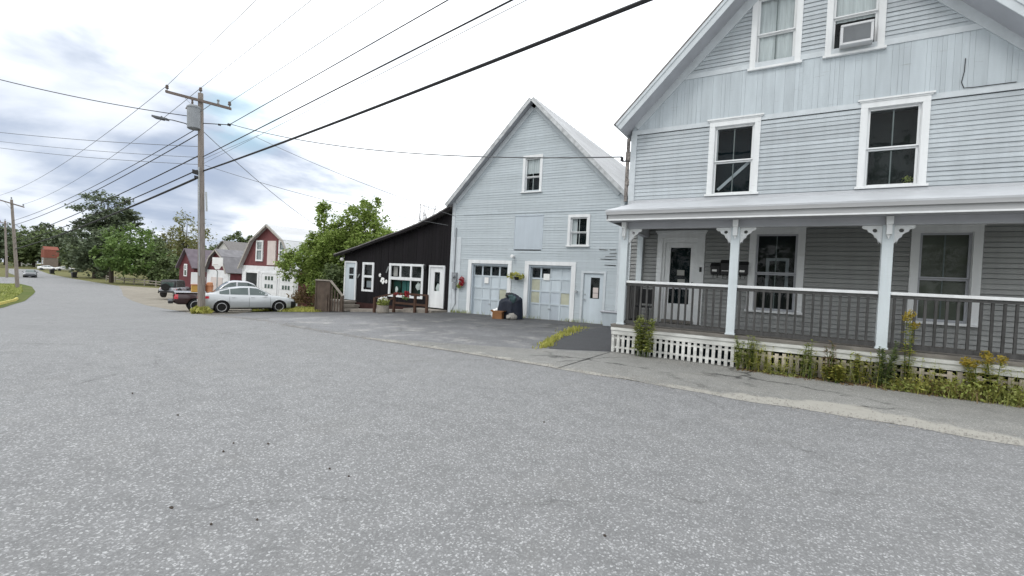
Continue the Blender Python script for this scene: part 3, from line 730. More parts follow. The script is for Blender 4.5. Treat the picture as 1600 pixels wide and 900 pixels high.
# ------------------------------------------------------------------ the barn garage
BY = 17.9
def barn():
    B = thing('barn_garage', 'steep gabled pale blue barn with two garage doors and a metal roof', 'barn', (-10.2, BY, 0))
    cx, pk = -10.2, 9.47; L, Rr = -14.5, -5.9
    z0 = -.3
    gl = lambda z: (max(L+.17, cx-(pk-z)*.985), min(Rr-.14, cx+(pk-z)*.985))
    ops = [(-13.35, -11.0, -.4, 2.36), (-10.2, -7.9, -.4, 2.34), (-7.42, -6.6, -.4, 2.0), (-10.5, -9.75, 5.62, 7.05), (-8.17, -7.41, 3.24, 4.36), (-10.86, -9.5, 3.0, 4.44)]
    s = MB(); siding(s, gl, z0, 9.3, BY, ops, seed=21, course=.112, lip=.014, slot=0.); s.build('siding', 'barn', B)
    t = MB()
    t.box(L-.01, L+.17, BY-.03, BY+.12, -.5, 5.25); t.box(Rr-.14, Rr+.01, BY-.03, BY+.12, -.5, 5.25)
    t.box(L+.18, L+.62, BY-.024, BY+.01, -.35, 3.55)
    for sx in (-1, 1):
        n = Vector((sx, 0, 1.0)).normalized(); d = Vector((sx, 0, -1.0)).normalized()
        t.obox(Vector((cx, BY-.005, pk))+d*2.95-n*.1, d*2.95, Vector((0, .03, 0)), n*.10)
    t.build('corner_board', 'trimblue', B)
    sh = MB(); sh.box(L, Rr, BY+.55, BY+.6, -.6, 5.2); sh.prism([(L, BY+.55, 5.2), (Rr, BY+.55, 5.2), (cx, BY+.55, pk)], (0, .05, 0))
    sh.box(L, L+.1, BY, 33, -.9, 5.3); sh.box(Rr-.1, Rr, BY, 33, -.6, 5.3); sh.box(L+.1, Rr-.1, 32.9, 33, -.9, 5.3); sh.prism([(L, 32.9, 5.3), (Rr, 32.9, 5.3), (cx, 32.9, pk)], (0, .1, 0))
    sh.build('wall', 'barn', B)
    r = MB(); fa = MB(); so = MB()
    for sx in (-1, 1):
        d = Vector((sx, 0, -1.0)).normalized(); n = Vector((sx, 0, 1.0)).normalized(); Ln = 6.32
        a = Vector((cx, 0, pk+.03)); b = a+d*Ln; y0, y1 = BY-.32, 33.3
        Y = lambda y: Vector((0, y, 0))
        so.hexa([a+Y(y0), b+Y(y0), b+Y(y1), a+Y(y1), a+n*.1+Y(y0), b+n*.1+Y(y0), b+n*.1+Y(y1), a+n*.1+Y(y1)])
        r.hexa([a+n*.102+Y(y0-.03), b+n*.102+Y(y0-.03), b+n*.102+Y(y1), a+n*.102+Y(y1), a+n*.135+Y(y0-.03), b+n*.135+d*.04+Y(y0-.03), b+n*.135+d*.04+Y(y1), a+n*.135+Y(y1)])
        for j in range(34):   # standing seams
            yy = y0+.2+j*.46; c0 = (a+b)/2+n*.145+Y(yy); r.obox(c0, d*(Ln/2-.02), Vector((0, .012, 0)), n*.012)
        fa.obox((a+b)/2+n*.03+Y(y0-.012), d*(Ln/2), Vector((0, .011, 0)), n*.07)
        fa.obox(b+n*.05+d*.012+Y((y0+y1)/2), d*.011, Y((y1-y0)/2), n*.06)
    rf = r.build('roof', 'metalroof', B); so.build('soffit', 'soffit', rf); fa.build('rake_board', 'rakewood', rf)
    # windows and loft door
    window(B, -10.62, -9.63, 5.54, 7.15, BY, side=.12, head=.12, crown=0, rail=.46, back='dark', upper='trim', cur=[(0, .95, .55, 1)], mun='trim', ver=1)
    window(B, -8.28, -7.29, 3.16, 4.46, BY, side=.12, head=.12, crown=0, rail=.5, back='dark', upper='trim', cur=[(0, .35, 0, 1)], mun='trim', ver=1)
    t = MB(); t.box(-10.87, -9.49, BY-.012, BY+.02, 2.98, 4.46); t.box(-10.9, -9.46, BY-.03, BY+.02, 4.462, 4.52)
    t.box(-10.9, -10.88, BY-.02, BY+.02, 2.96, 4.46); t.box(-9.485, -9.46, BY-.02, BY+.02, 2.96, 4.46)
    ld = t.build('loft_door', 'garageb', B)
    MB().box(L+.7, Rr-.2, BY-.03, BY+.0, 4.60, 4.64).build('drip_board', 'barn', B)
    # garage doors
    def garage(x0, x1, zt, cols, glassc, seed, ochre):
        t = MB(); frame(t, x0-.21, x1+.21, -.35, zt+.17, BY-.04, BY+.03, .2, .165)
        fr = t.build('garage_frame', 'trim', B)
        MB().box(x0-.012, x0+.05, BY+.03, BY+.24, -.35, zt+.01).build('jamb', 'garageb', fr)
        MB().box(x1-.05, x1+.012, BY+.03, BY+.24, -.35, zt+.01).build('jamb', 'garageb', fr)
        MB().box(x0+.05, x1-.05, BY+.03, BY+.24, zt-.08, zt+.01).build('lintel', 'garageb', fr)
        x0 += .05; x1 -= .05; zt -= .08
        rows = [(zt-.50, zt), (zt-1.05, zt-.50), (zt-1.60, zt-1.05), (-.12, zt-1.60)]
        y = BY+.16; q = random.Random(seed)
        rail = MB(); pan = MB(); gp = MB(); oc = []; W = (x1-x0)/cols
        rail.box(x0, x1, y-.02, y+.03, zt-.045, zt)
        for ri, (a, b_) in enumerate(rows):
            rail.box(x0, x1, y-.022, y+.03, a-.035, a+.035)
            for c in range(cols+1): rail.box(max(x0, x0+c*W-.035), min(x1, x0+c*W+.035), y-.02, y+.03, a+.035, b_-.035 if ri else b_-.045)
            for c in range(cols):
                A = (x0+c*W+.035, x0+(c+1)*W-.035, a+.035, b_-.035)
                if ri == 0 and c in glassc: gp.quad((A[0], y, A[2]), (A[1], y, A[2]), (A[1], y, A[3]), (A[0], y, A[3]))
                elif (ri, c) in ochre: oc.append(A)
                else: pan.box(A[0], A[1], y, y+.02, A[2], A[3], q.choice((0, 0, 1)))
        d_ = rail.build('garage_door', 'garage', B); pan.build('panel', ['garage', 'garageb'], d_); gp.build('pane', 'glass', d_)
        for A in oc: MB().box(A[0], A[1], y, y+.02, A[2], A[3]).build('tinted_panel', 'garagey', d_)
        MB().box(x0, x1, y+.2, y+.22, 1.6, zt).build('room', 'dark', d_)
        h = MB(); h.bar(((x0+x1)/2-.06, y-.04, .42), ((x0+x1)/2+.06, y-.04, .42), .02, .03); h.build('handle', 'steel', d_)
        return fr
    garage(-13.18, -11.15, 2.30, 4, (0, 1, 2, 3), 1, ((2, 3),))
    garage(-10.05, -8.02, 2.30, 4, (0, 1), 2, ((1, 0), (2, 0), (2, 3)))
    # man door
    t = MB(); frame(t, -7.55, -6.48, -.1, 2.13, BY-.034, BY+.03, .1, .1); fr = t.build('door_frame', 'trimblue', B)
    t = MB(); a, b, c, d = -7.44, -6.59, -.02, 2.02; gx = (-7.14, -6.75, 1.0, 1.86)
    t.box(a, gx[0], BY+.02, BY+.06, c, d); t.box(gx[1], b, BY+.02, BY+.06, c, d); t.box(gx[0], gx[1], BY+.02, BY+.06, c, gx[2]); t.box(gx[0], gx[1], BY+.02, BY+.06, gx[3], d)
    dr = t.build('side_door', 'garage', B)
    MB().quad((gx[0], BY+.04, gx[2]), (gx[1], BY+.04, gx[2]), (gx[1], BY+.04, gx[3]), (gx[0], BY+.04, gx[3])).build('pane', 'glass', dr)
    MB().box(a+.1, b-.1, BY+.2, BY+.22, .9, 1.95).build('room', 'dim', dr)
    t = MB(); t.box(-7.02, -6.80, BY+.012, BY+.019, 1.03, 1.22); t.box(-7.02, -6.80, BY+.011, BY+.018, 1.235, 1.45); t.build('notice', 'paperp', dr)
    t = MB(); t.lathe((-7.36, BY+.02, .95), (0, -1, 0), [(.02, 0), (.02, .04), (.035, .05), (.03, .08)], 10); t.lathe((-7.36, BY+.02, 1.15), (0, -1, 0), [(.03, 0), (.03, .02)], 10); t.build('handle', 'steel', dr)
    # notices, lamp, meter, conduit
    t = MB(); t.box(-12.5, -12.27, BY+.118, BY+.124, 1.38, 1.66); t.build('notice', 'paper', B)
    t = MB(); t.box(-9.38, -9.08, BY+.118, BY+.124, 1.66, 1.94); t.build('notice', 'paper', B)
    t = MB(); t.lathe((-10.85, BY-.02, 2.66), (0, -1, 0), [(.05, 0), (.05, .05), (.03, .06), (.06, .1), (.075, .2), (.07, .21)], 12); t.build('flood_lamp', 'white', B)
    t = MB(); t.box(-14.26, -14.0, BY-.15, BY-.03, 1.36, 1.82); t.box(-14.22, -14.03, BY-.13, BY-.03, 1.02, 1.30); t.lathe((-14.13, BY-.15, 1.64), (0, -1, 0), [(.085, 0), (.085, .06), (.07, .09)], 14)
    mt = t.build('electric_meter', 'xform', B)
    t = MB(); t.tube([(-14.2, BY-.06, 1.82), (-14.2, BY-.06, 4.0)], .025, 8); t.tube([(-14.08, BY-.06, 1.05), (-14.05, BY-.06, .3), (-14.2, BY-.06, .05), (-14.3, BY-.06, -.12)], .02, 8); t.build('conduit', 'xform', mt)
    # torn boards near the house
    t = MB(); q = random.Random(5)
    for i in range(9):
        x = q.uniform(-6.75, -6.1); z = q.choice((2.38, 2.62, 2.74, 2.86, 3.0)); ln = q.uniform(.25, .5)
        t.obox((min(x, -6.1-ln/2), BY-.022, z), (ln/2, 0, q.uniform(-.012, .012)), (0, .006, 0), (0, 0, .012))
    t.build('torn_board', 'tornwood', B)
    MB().lathe((-7.72, BY-.06, 1.25), (0, -1, 0), [(.04, 0), (.06, .03), (.05, .09)], 10).build('bell', 'steel', B)
    MB().box(-14.5, -5.9, BY+.02, BY+.06, -.6, -.2).build('foundation', 'concrete', B)
M['rakewood'] = mat('worn_rake_board_paint', (.56, .575, .58), .8, .2, var=.4, scale=4)
barn()

# ------------------------------------------------------------------ the dark annex (shop)
AY = 17.98
def annex():
    A = thing('shop_annex', 'dark brown boarded lean-to shop with white windows attached to the pale barn', 'shop', (-18.5, AY, -.3))
    top = line((-22.9, 2.5), (-19.25, 3.40), (-16.5, 4.12), (-14.52, 4.88))
    ops = [(-22.3, -21.42, -1, 2.16), (-20.72, -20.03, .78, 2.06), (-18.6, -16.4, .5, 2.06), (-15.85, -14.92, -1, 2.09)]
    s = MB(); q = random.Random(9); x = -22.42
    while x < -14.52:
        x1 = min(-14.52, x+q.choice((.17, .2, .23))); xm = (x+x1)/2
        spans = [(-1.1, top(xm)-.02)]
        for o in ops:
            if o[0] < x1-.02 and o[1] > x+.02:
                spans = [(a, min(b, o[2])) for a, b in spans if o[2] > a]+[(o[3], spans[-1][1])]
        for a, b in spans:
            if b > a+.02:
                j = q.uniform(0, .012); s.box(x+.004, x1-.004, AY-.012-j, AY+.02, max(a, -.10 if a < -1 else a), b)
        x = x1
    s.build('wall_board', 'annex', A)
    b = MB(); b.box(-22.42, -14.52, AY+.3, AY+.34, -1., 2.4); b.box(-22.42, -22.32, AY, 27, -1.2, 2.5); b.box(-22.3, -14.6, 26.9, 27, -1.2, 2.6)
    b.build('wall', 'annex', A)
    b = MB(); b.box(-22.45, -14.55, AY-.03, AY+.02, -1., -.105); b.build('foundation', 'annexbase', A)
    r = MB(); fa = MB()
    P = [(-23.0, 2.48), (-21, 2.95), (-19.25, 3.42), (-17.8, 3.78), (-16.5, 4.16), (-15.4, 4.56), (-14.52, 4.95)]
    for (xa, za), (xb, zb) in zip(P[:-1], P[1:]):
        r.hexa([(xa, AY-.35, za+.06), (xb, AY-.35, zb+.06), (xb, 27.2, zb+.06), (xa, 27.2, za+.06), (xa, AY-.35, za+.12), (xb, AY-.35, zb+.12), (xb, 27.2, zb+.12), (xa, 27.2, za+.12)])
        fa.hexa([(xa, AY-.33, za-.06), (xb, AY-.33, zb-.06), (xb, AY-.3, zb-.06), (xa, AY-.3, za-.06), (xa, AY-.33, za+.058), (xb, AY-.33, zb+.058), (xb, AY-.3, zb+.058), (xa, AY-.3, za+.058)])
    rf = r.build('roof', 'shingle', A); fa.build('fascia', 'annex', rf)
    def door(x0, x1, z0, z1, m, gx, nm):
        t = MB(); frame(t, x0, x1, z0, z1, AY-.05, AY+.02, .09, .09); fr = t.build('door_frame', 'trim', A)
        t = MB(); a, b_, c, d = x0+.09, x1-.09, z0, z1-.09
        t.box(a, gx[0], AY, AY+.04, c, d); t.box(gx[1], b_, AY, AY+.04, c, d); t.box(gx[0], gx[1], AY, AY+.04, c, gx[2]); t.box(gx[0], gx[1], AY, AY+.04, gx[3], d)
        dr = t.build(nm, m, fr)
        MB().quad((gx[0], AY+.02, gx[2]), (gx[1], AY+.02, gx[2]), (gx[1], AY+.02, gx[3]), (gx[0], AY+.02, gx[3])).build('pane', 'glass', fr)
        MB().box(gx[0]-.05, gx[1]+.05, AY+.2, AY+.22, gx[2]-.05, gx[3]+.05).build('room', 'dark', fr)
        return fr
    d1 = door(-22.36, -21.34, .0, 2.22, 'garage', (-22.0, -21.6, 1.2, 1.86), 'side_door')
    MB().box(-22.0, -21.6, AY+.0, AY+.03, 1.42, 1.48).build('glazing_bar', 'garage', d1)
    d2 = door(-15.9, -14.87, .0, 2.14, 'trim', (-15.55, -15.2, .85, 1.8), 'shop_door')
    t = MB(); t.blob((-15.36, AY+.1, 1.0), (.14, .04, .2), 3, .3); t.build('window_display', 'paper', d2)
    # tall narrow window
    t = MB(); frame(t, -20.84, -19.91, .66, 2.18, AY-.05, AY+.02, .14, .13, .11); t.box(-20.7, -20.05, AY-.045, AY+.02, 1.33, 1.46); w = t.build('window', 'trim', A)
    MB().quad((-20.7, AY, .66), (-20.05, AY, .66), (-20.05, AY, 2.05), (-20.7, AY, 2.05)).build('pane', 'glass', w)
    MB().box(-20.75, -20.0, AY+.2, AY+.22, .6, 2.1).build('room', 'dim', w)
    MB().box(-20.6, -20.2, AY+.1, AY+.12, .68, 1.15).build('shelf_display', 'soffit', w)
    # shop window
    t = MB(); frame(t, -18.74, -16.27, .50, 2.17, AY-.05, AY+.02, .14, .12, .12); t.box(-18.6, -16.41, AY-.048, AY+.02, 1.30, 1.46)
    for xx in (-17.9, -17.14): t.box(xx-.055, xx+.055, AY-.046, AY+.02, 1.46, 2.05)
    for xx in (-17.14,): t.box(xx-.03, xx+.03, AY-.044, AY+.02, .5, 1.30)
    w = t.build('shop_window', 'trim', A)
    MB().quad((-18.6, AY, .50), (-16.41, AY, .50), (-16.41, AY, 2.05), (-18.6, AY, 2.05)).build('pane', 'glass', w)
    MB().box(-18.7, -16.3, AY+.24, AY+.26, .4, 2.15).build('room', 'dim', w)
    t = MB(); t.box(-17.85, -17.55, AY+.1, AY+.12, .52, 1.25); t.box(-17.5, -17.2, AY+.09, AY+.11, .52, 1.27); t.build('teal_display', 'teal', w)
    t = MB(); t.blob((-18.18, AY+.11, .98), (.27, .06, .4), 4, .25); t.build('green_garment', 'green_pot', w)
    t = MB(); t.blob((-18.2, AY+.045, .78), (.1, .02, .16), 6, .2); t.blob((-16.7, AY+.1, 1.0), (.16, .04, .2), 8, .3); t.build('white_display', 'paper', w)
    t = MB(); t.box(-16.7, -16.45, AY+.08, AY+.1, .55, .85); t.build('dark_display', 'green_pot', w)
    t = MB(); t.box(-18.55, -18.25, AY+.12, AY+.13, 1.5, 2.02); t.build('pale_poster', 'paperp', w)
    # lamps and wall flowers
    t = MB(); t.lathe((-22.5, AY-.12, 2.3), (0, 0, 1), [(.03, -.1), (.1, -.06), (.12, .02), (.07, .1)], 12); t.bar((-22.45, AY, 2.42), (-22.5, AY-.12, 2.42), .03, .03); t.build('globe_lamp', 'white', A)
    t = MB(); t.lathe((-16.1, AY-.13, 1.9), (0, 0, 1), [(.04, 0), (.08, .03), (.09, .2), (.03, .28)], 8); t.bar((-16.1, AY-.02, 2.16), (-16.1, AY-.13, 2.16), .03, .03); t.build('lantern', 'black', A)
    t = MB(); q = random.Random(2)
    for (cx_, cz, rr) in ((-19.2, 1.2, .16), (-19.42, 1.5, .09), (-18.92, 1.17, .09)):
        for i in range(6):
            an = i*1.047+q.random(); c = (cx_+rr*.6*math.cos(an), AY-.04, cz+rr*.6*math.sin(an)*1.2); t.blob(c, (rr*.5, .015, rr*.5), i, .1, 8, 5)
    t.build('wall_flower', 'paper', A)
    for (a, b_) in (((-18.95, AY-.04, 1.65), (-18.78, AY-.04, 2.0)), ((-21.2, AY-.04, 1.3), (-21.05, AY-.04, 1.5))): MB().bar(a, b_, .02, .08).build('wall_ornament', 'muntin', A)
annex()
# steps and railings in front of the annex
L = thing('entry_steps', 'weathered wooden steps with a boarded brown side panel at the annex side door', 'steps', (-22., 17.2, -.7))
t = MB(); t.box(-23.0, -21.2, 16.75, AY-.05, -.12, -.03); t.box(-21.2, -20.9, 16.75, AY-.05, -.34, -.22); t.box(-20.9, -20.6, 16.75, AY-.05, -.53, -.43); t.box(-22.9, -20.65, 16.85, AY-.1, -1.1, -.55); t.box(-22.95, -21.25, 16.8, AY-.1, -.6, -.12); t.box(-21.25, -20.93, 16.8, AY-.1, -.6, -.34)
t.build('tread', 'plypale', L)
t = MB(); t.box(-23.0, -21.9, 16.62, 16.66, -.62, 1.02); t.box(-22.75, -21.95, 16.56, 16.60, -.68, .28); t.build('side_panel', 'ply', L)
t = MB(); t.box(-23.08, -21.82, 16.56, 16.72, 1.02, 1.09); t.bar((-21.82, 16.64, 1.05), (-20.75, 16.64, .25), .12, .06); t.build('handrail', 'plypale', L)
for x in (-23.03, -21.86, -20.78):
    MB().box(x-.05, x+.05, 16.59, 16.69, -.95, 1.02 if x < -21 else .3).build('post', 'ply', L)
t = MB()
for i in range(4): t.box(-21.7+i*.24, -21.62+i*.24, 16.62, 16.66, -.6, .75-i*.17)
t.build('balusters', 'ply', L)
L = thing('wooden_boardwalk', 'low pale wooden boardwalk along the foot of the dark annex wall', 'boardwalk', (-18, 17.4, -.4))
t = MB(); t.hexa([(-20.6, 17.0, -.75), (-16.4, 17.0, -.6), (-16.4, AY-.05, -.6), (-20.6, AY-.05, -.75), (-20.6, 17.0, -.42), (-16.4, 17.0, -.16), (-16.4, AY-.05, -.16), (-20.6, AY-.05, -.42)]); t.build('deck_board', 'plypale', L)
L = thing('ramp_railing', 'brown wooden railing on posts in front of the white shop door', 'railing', (-15.6, 16.6, -.2))
t = MB(); t.box(-16.95, -14.75, 16.62, 16.70, .62, .70); t.bar((-16.95, 16.66, .64), (-17.6, 16.0, .38), .09, .07); t.bar((-17.0, 16.65, .18), (-14.8, 16.65, .18), .04, .1); t.bar((-17.5, 16.1, -.02), (-16.95, 16.6, .42), .05, .09); t.build('handrail', 'brownw', L)
for x, y in ((-17.6, 16.0), (-16.95, 16.66), (-15.55, 16.66), (-14.8, 16.66)): MB().box(x-.055, x+.055, y-.05, y+.05, -.6, .66 if x > -17.2 else .40).build('post', 'brownw', L)
t = MB(); t.box(-16.4, -14.6, 16.75, AY-.05, -.5, -.06); t.build('landing', 'plypale', L)
k = thing('barrel_planter', 'half barrel planter with pale flowers at the foot of the brown railing', 'planter', (-16.75, 15.75, -.3))
t = MB(); t.lathe((-16.75, 15.75, -.42), (0, 0, 1), [(.24, 0), (.3, .2), (.28, .5), (.25, .5), (.25, .45)], 14); t.build('barrel', 'plypale', k)
t = MB(); leafs(t, (-16.75, 15.75, .22), (.32, .32, .22), 260, .12, 4); t.build('foliage', 'leafweed', k)
t = MB(); leafs(t, (-16.75, 15.75, .38), (.28, .28, .12), 60, .09, 5); t.build('blossom', 'paper', k)
k = thing('flower_basket', 'red flowers hanging on the brown railing beside the shop door', 'flowers', (-15.95, 16.55, .5))
t = MB(); leafs(t, (-16.0, 16.55, .66), (.18, .12, .16), 110, .09, 6); leafs(t, (-16.6, 16.55, .62), (.35, .08, .08), 30, .08, 7); t.build('blossom', 'red', k)
t = MB(); leafs(t, (-16.1, 16.56, .5), (.25, .12, .14), 80, .09, 8); t.build('foliage', 'leafmaple', k)
k = thing('flower_basket', 'red flower wreath hung on the barn wall beside the electric meter', 'flowers', (-13.65, BY-.12, 1.3))
t = MB(); leafs(t, (-13.65, BY-.14, 1.42), (.17, .08, .24), 140, .1, 16); t.build('blossom', 'red', k)
t = MB(); leafs(t, (-13.8, BY-.12, 1.2), (.16, .08, .14), 90, .09, 18); t.build('foliage', 'leafweed', k)
k = thing('hanging_plant', 'trailing yellow green plant in a bracket between the two garage doors', 'plant', (-10.6, BY-.15, 1.8))
t = MB(); leafs(t, (-10.6, BY-.2, 1.80), (.5, .12, .15), 120, .13, 26); t.build('foliage', 'leafyellow', k)
t = MB(); t.lathe((-10.55, BY-.2, 1.6), (0, 0, 1), [(.08, 0), (.13, .14), (.12, .14)], 10); t.bar((-10.55, BY-.04, 1.8), (-10.55, BY-.2, 1.8), .02, .02); t.build('pot', 'black', k)
# heap between the garage doors
hx, hy = -10.35, 16.9
def lump(name, pts_r, mat_, parent, seed):
    t = MB()
    for i, (c, r_) in enumerate(pts_r): t.blob(c, r_, seed+i, .22, 18, 11)
    return t.build(name, mat_, parent, smooth=True)
k = thing('covered_grill', 'dark navy covered heap with a teal cloth on top, between the two garage doors', 'covered heap', (hx, hy, -.1))
t = MB(); q = random.Random(3); vs = []; NU, NV = 40, 16
for j in range(NV+1):
    u = j/NV; w = .52*(min(1, u*3.2)**.55)*(1-.12*(1-u)); zz = -.05+1.0*(1-u**1.25)
    for i in range(NU):
        a_ = 2*math.pi*i/NU
        r_ = w*(1+.10*math.sin(2*a_+.9)+.09*math.sin(5*a_+2.2*u)*u+.07*math.sin(9*a_-1.5*u+1)*u+.04*math.sin(17*a_)*u)
        sl = .10*math.cos(a_+2.4)*(1-u)
        vs.append((hx+.03+r_*math.cos(a_), hy+.72*r_*math.sin(a_), max(-.06, zz-sl+.05*math.sin(4*a_+6*u)*(.2 < u < .8))))
t.add(vs, [(j*NU+i, (j+1)*NU+i, (j+1)*NU+(i+1) % NU, j*NU+(i+1) % NU) for j in range(NV) for i in range(NU)]+[tuple(range(NU))])
t.build('cover', 'navy', k, smooth=True)
lump('cap', [((hx-.04, hy-.04, .94), (.17, .15, .10))], 'black', k, 29)
lump('cloth', [((hx+.24, hy-.16, .74), (.17, .13, .19)), ((hx+.12, hy-.13, .88), (.14, .12, .09))], 'greencloth', k, 31)
k2 = thing('cardboard_box', 'brown cardboard box with open flaps in front of the navy covered heap', 'box', (hx-.25, hy-.55, -.08))
t = MB(); ca = Vector((hx-.22, hy-.52, .10)); t.obox(ca, (.2, .05, 0), (-.04, .17, 0), (0, 0, .16)); t.obox(ca+Vector((-.26, -.02, .12)), (.07, .02, -.06), (-.04, .16, 0), (0, 0, .006)); t.obox(ca+Vector((.24, .04, .14)), (.06, .02, .04), (-.04, .16, 0), (0, 0, .006)); t.build('carton', 'cardboard', k2)
tag(lump('rubbish_bag', [((hx-.55, hy-.3, .1), (.15, .15, .2)), ((hx-.5, hy-.22, .25), (.08, .08, .1))], 'paper', None, 40), 'small white rubbish bag left of the cardboard box by the garage', 'bag')
tag(lump('stone', [((hx+.42, hy-.42, .05), (.18, .14, .16)), ((hx+.3, hy-.5, .03), (.13, .12, .1))], 'concrete', None, 44), 'pale grey lump of stone on the right side of the navy heap', 'stone')
# bin by the porch
k = thing('storage_bin', 'pale grey plastic bin with a darker lid between side door and porch', 'bin', (-5.95, 17.4, 0))
t = MB(); t.hexa([(-6.25, 17.15, 0), (-5.6, 17.15, 0), (-5.6, 17.6, 0), (-6.25, 17.6, 0), (-6.33, 17.1, .52), (-5.52, 17.1, .52), (-5.52, 17.65, .52), (-6.33, 17.65, .52)]); t.build('tub', 'garage', k, bevel=.02)
t = MB(); t.box(-6.37, -5.48, 17.06, 17.69, .522, .58); t.build('lid', 'soffit', k, bevel=.015)
k = tag(lump('rubbish_bag', [((-5.35, 17.0, .18), (.2, .22, .24)), ((-5.3, 17.0, .42), (.1, .1, .1))], 'black', None, 50), 'black rubbish bag between the grey bin and the porch corner', 'bag')

# ------------------------------------------------------------------ utility poles and wires
def pole(base, top, label, full=True, arm_dir=(.85, .52, -.09), arm=1.75, rad=.16):
    base, top = Vector(base), Vector(top)
    P = thing('utility_pole', label, 'utility pole', base, 'utility poles along the road')
    t = MB(); ax = top-base
    t.tube([base-Vector((0, 0, .5)), base+ax*.3, base+ax*.7, top], [rad*1.12, rad, rad*.86, rad*.74], 14); t.build('shaft', 'polewood', P, smooth=False)
    a = Vector(arm_dir).normalized(); up = ax.normalized(); fr = a.cross(up).normalized()
    c = top-up*.42+fr*(rad*.75+.06)
    t = MB(); t.obox(c, a*arm, fr*.05, up*.065); t.build('crossarm', 'armwood', P)
    tips = []
    for k in (-.96, 0, .96):
        q = c+a*(arm*k)+up*.06 if k else top+up*.02
        t = MB(); t.lathe(q, up, [(.02, 0), (.02, .09), (.07, .10), (.085, .15), (.05, .18), (.075, .22), (.06, .28), (.02, .30)], 10); t.build('insulator', 'armwood' if full else 'xform', P); tips.append(q+up*.26)
    for s in (-1, 1):
        t = MB(); t.bar(c+a*(s*.72)-up*.05+fr*.055, top-up*1.05+fr*rad*.85, .035, .012); t.build('brace', 'xform', P)
    if full:
        x = top-up*1.35
        # transformer can hung on the street side
        cc = at(303, 183, 23.9); t = MB()
        t.lathe(cc-up*.62, up, [(.26, 0), (.30, .03), (.30, 1.05), (.32, 1.06), (.32, 1.12), (.24, 1.2), (.08, 1.24)], 18)
        tr = t.build('transformer', 'xform', P, smooth=False)
        t = MB(); t.obox((cc+x)/2+fr*0-up*.05, (x-cc)*.5, fr*.05, up*.04); t.obox((cc+x)/2-up*.55, (x-cc)*.5, fr*.05, up*.04); t.build('hanger', 'steel', tr)
        t = MB(); t.lathe(cc+up*.6+a*-.08, up, [(.05, 0), (.06, .06), (.035, .08), (.06, .14), (.035, .17), (.05, .23), (.015, .42)], 10); t.lathe(cc+up*.35-a*.3, -a, [(.04, 0), (.05, .05), (.03, .07), (.045, .12)], 8); t.build('bushing', 'armwood', tr)
        # street light on its curved arm
        h = at(249, 184, 23.6); i = at(290, 193, 23.9); s0 = at(312, 205, 24.1)
        t = MB(); t.tube([s0, i, (h+i)/2+Vector((0, 0, .03)), h+(i-h)*.2], [.03, .028, .026, .025], 8); la = t.build('lamp_arm', 'lampgrey', P)
        t = MB(); d = (i-h).normalized(); t.obox(h+d*.05, d*.33, fr*.11, up*.05); t.obox(h+d*.0-up*.055, d*.2, fr*.09, up*.03); t.lathe(h+d*.1+up*.05, up, [(.04, 0), (.04, .05), (.03, .06)], 8)
        t.build('lamp_head', 'lampgrey', la, bevel=.02)
        # rack of spools, clamps, messenger bracket
        sp = at(320, 194, 24.1); se = at(358, 195, 24.0)
        t = MB(); t.tube([sp-a*.2, se], .022, 6); t.lathe(se, a, [(.03, -.08), (.075, -.05), (.04, 0), (.075, .05), (.03, .08)], 10); t.lathe(at(343, 195, 24), a, [(.03, -.06), (.06, -.04), (.03, 0), (.06, .04), (.03, .06)], 10); t.build('spool_rack', 'black', P)
        q = at(309, 270, 24.0); t = MB(); t.obox(q-a*.05, a*.16, fr*.14, up*.11); t.obox(q-a*.0-up*.25, a*.12, fr*.12, up*.07); t.build('cable_splice', 'cable', P, bevel=.02)
        q = at(341, 159, 24.05); t = MB(); t.lathe(q+up*.1, -up, [(.06, 0), (.07, .05), (.04, .1), (.06, .2), (.03, .34)], 10); t.build('cutout_fuse', 'xform', P)
        t = MB(); t.tube([base+fr*rad*1.1+up*2., base+fr*(rad*1.05)+up*7.6], .03, 6); t.tube([at(322, 300, 24.0), at(323, 330, 24.0)], .05, 6); t.build('riser_pipe', 'steel', P)
    return P, tips, a, up, fr
B1 = Vector((-26.15, 12.2, g(-26.2)-.03)); T1 = at(313.5, 146, 24.1)
adir = at(363, 160, 24.1)-at(262, 133, 24.1)
P1, tip1, pa, pu, pf = pole(B1, T1, 'tall weathered utility pole with a grey transformer and street lamp, beside the silver sedan', True, adir, adir.length/2)
B2 = at(28, 452, 55); T2 = at(18, 312, 55); ad2 = at(41, 321, 54.6)-at(-3, 308, 55.4)
P2, tip2, _, _, _ = pole(B2, T2, 'pale leaning utility pole on the grass island by the yellow kerb', False, ad2, ad2.length/2, .17)
B3 = at(11, 434, 81); T3 = at(8, 345, 81)
P3, tip3, _, _, _ = pole(B3, T3, 'farthest slim pale utility pole, just left of the leaning pole on the island', False, ad2*.6, .9, .17)
t = MB(); leafs(t, (-26.15, 12.2, -.85), (.55, .45, .28), 520, .22, 77, 0); stuff(t.build('grass_tuft', 'leafyellow'), 'yellowish grass growing round the foot of the big utility pole', 'grass')

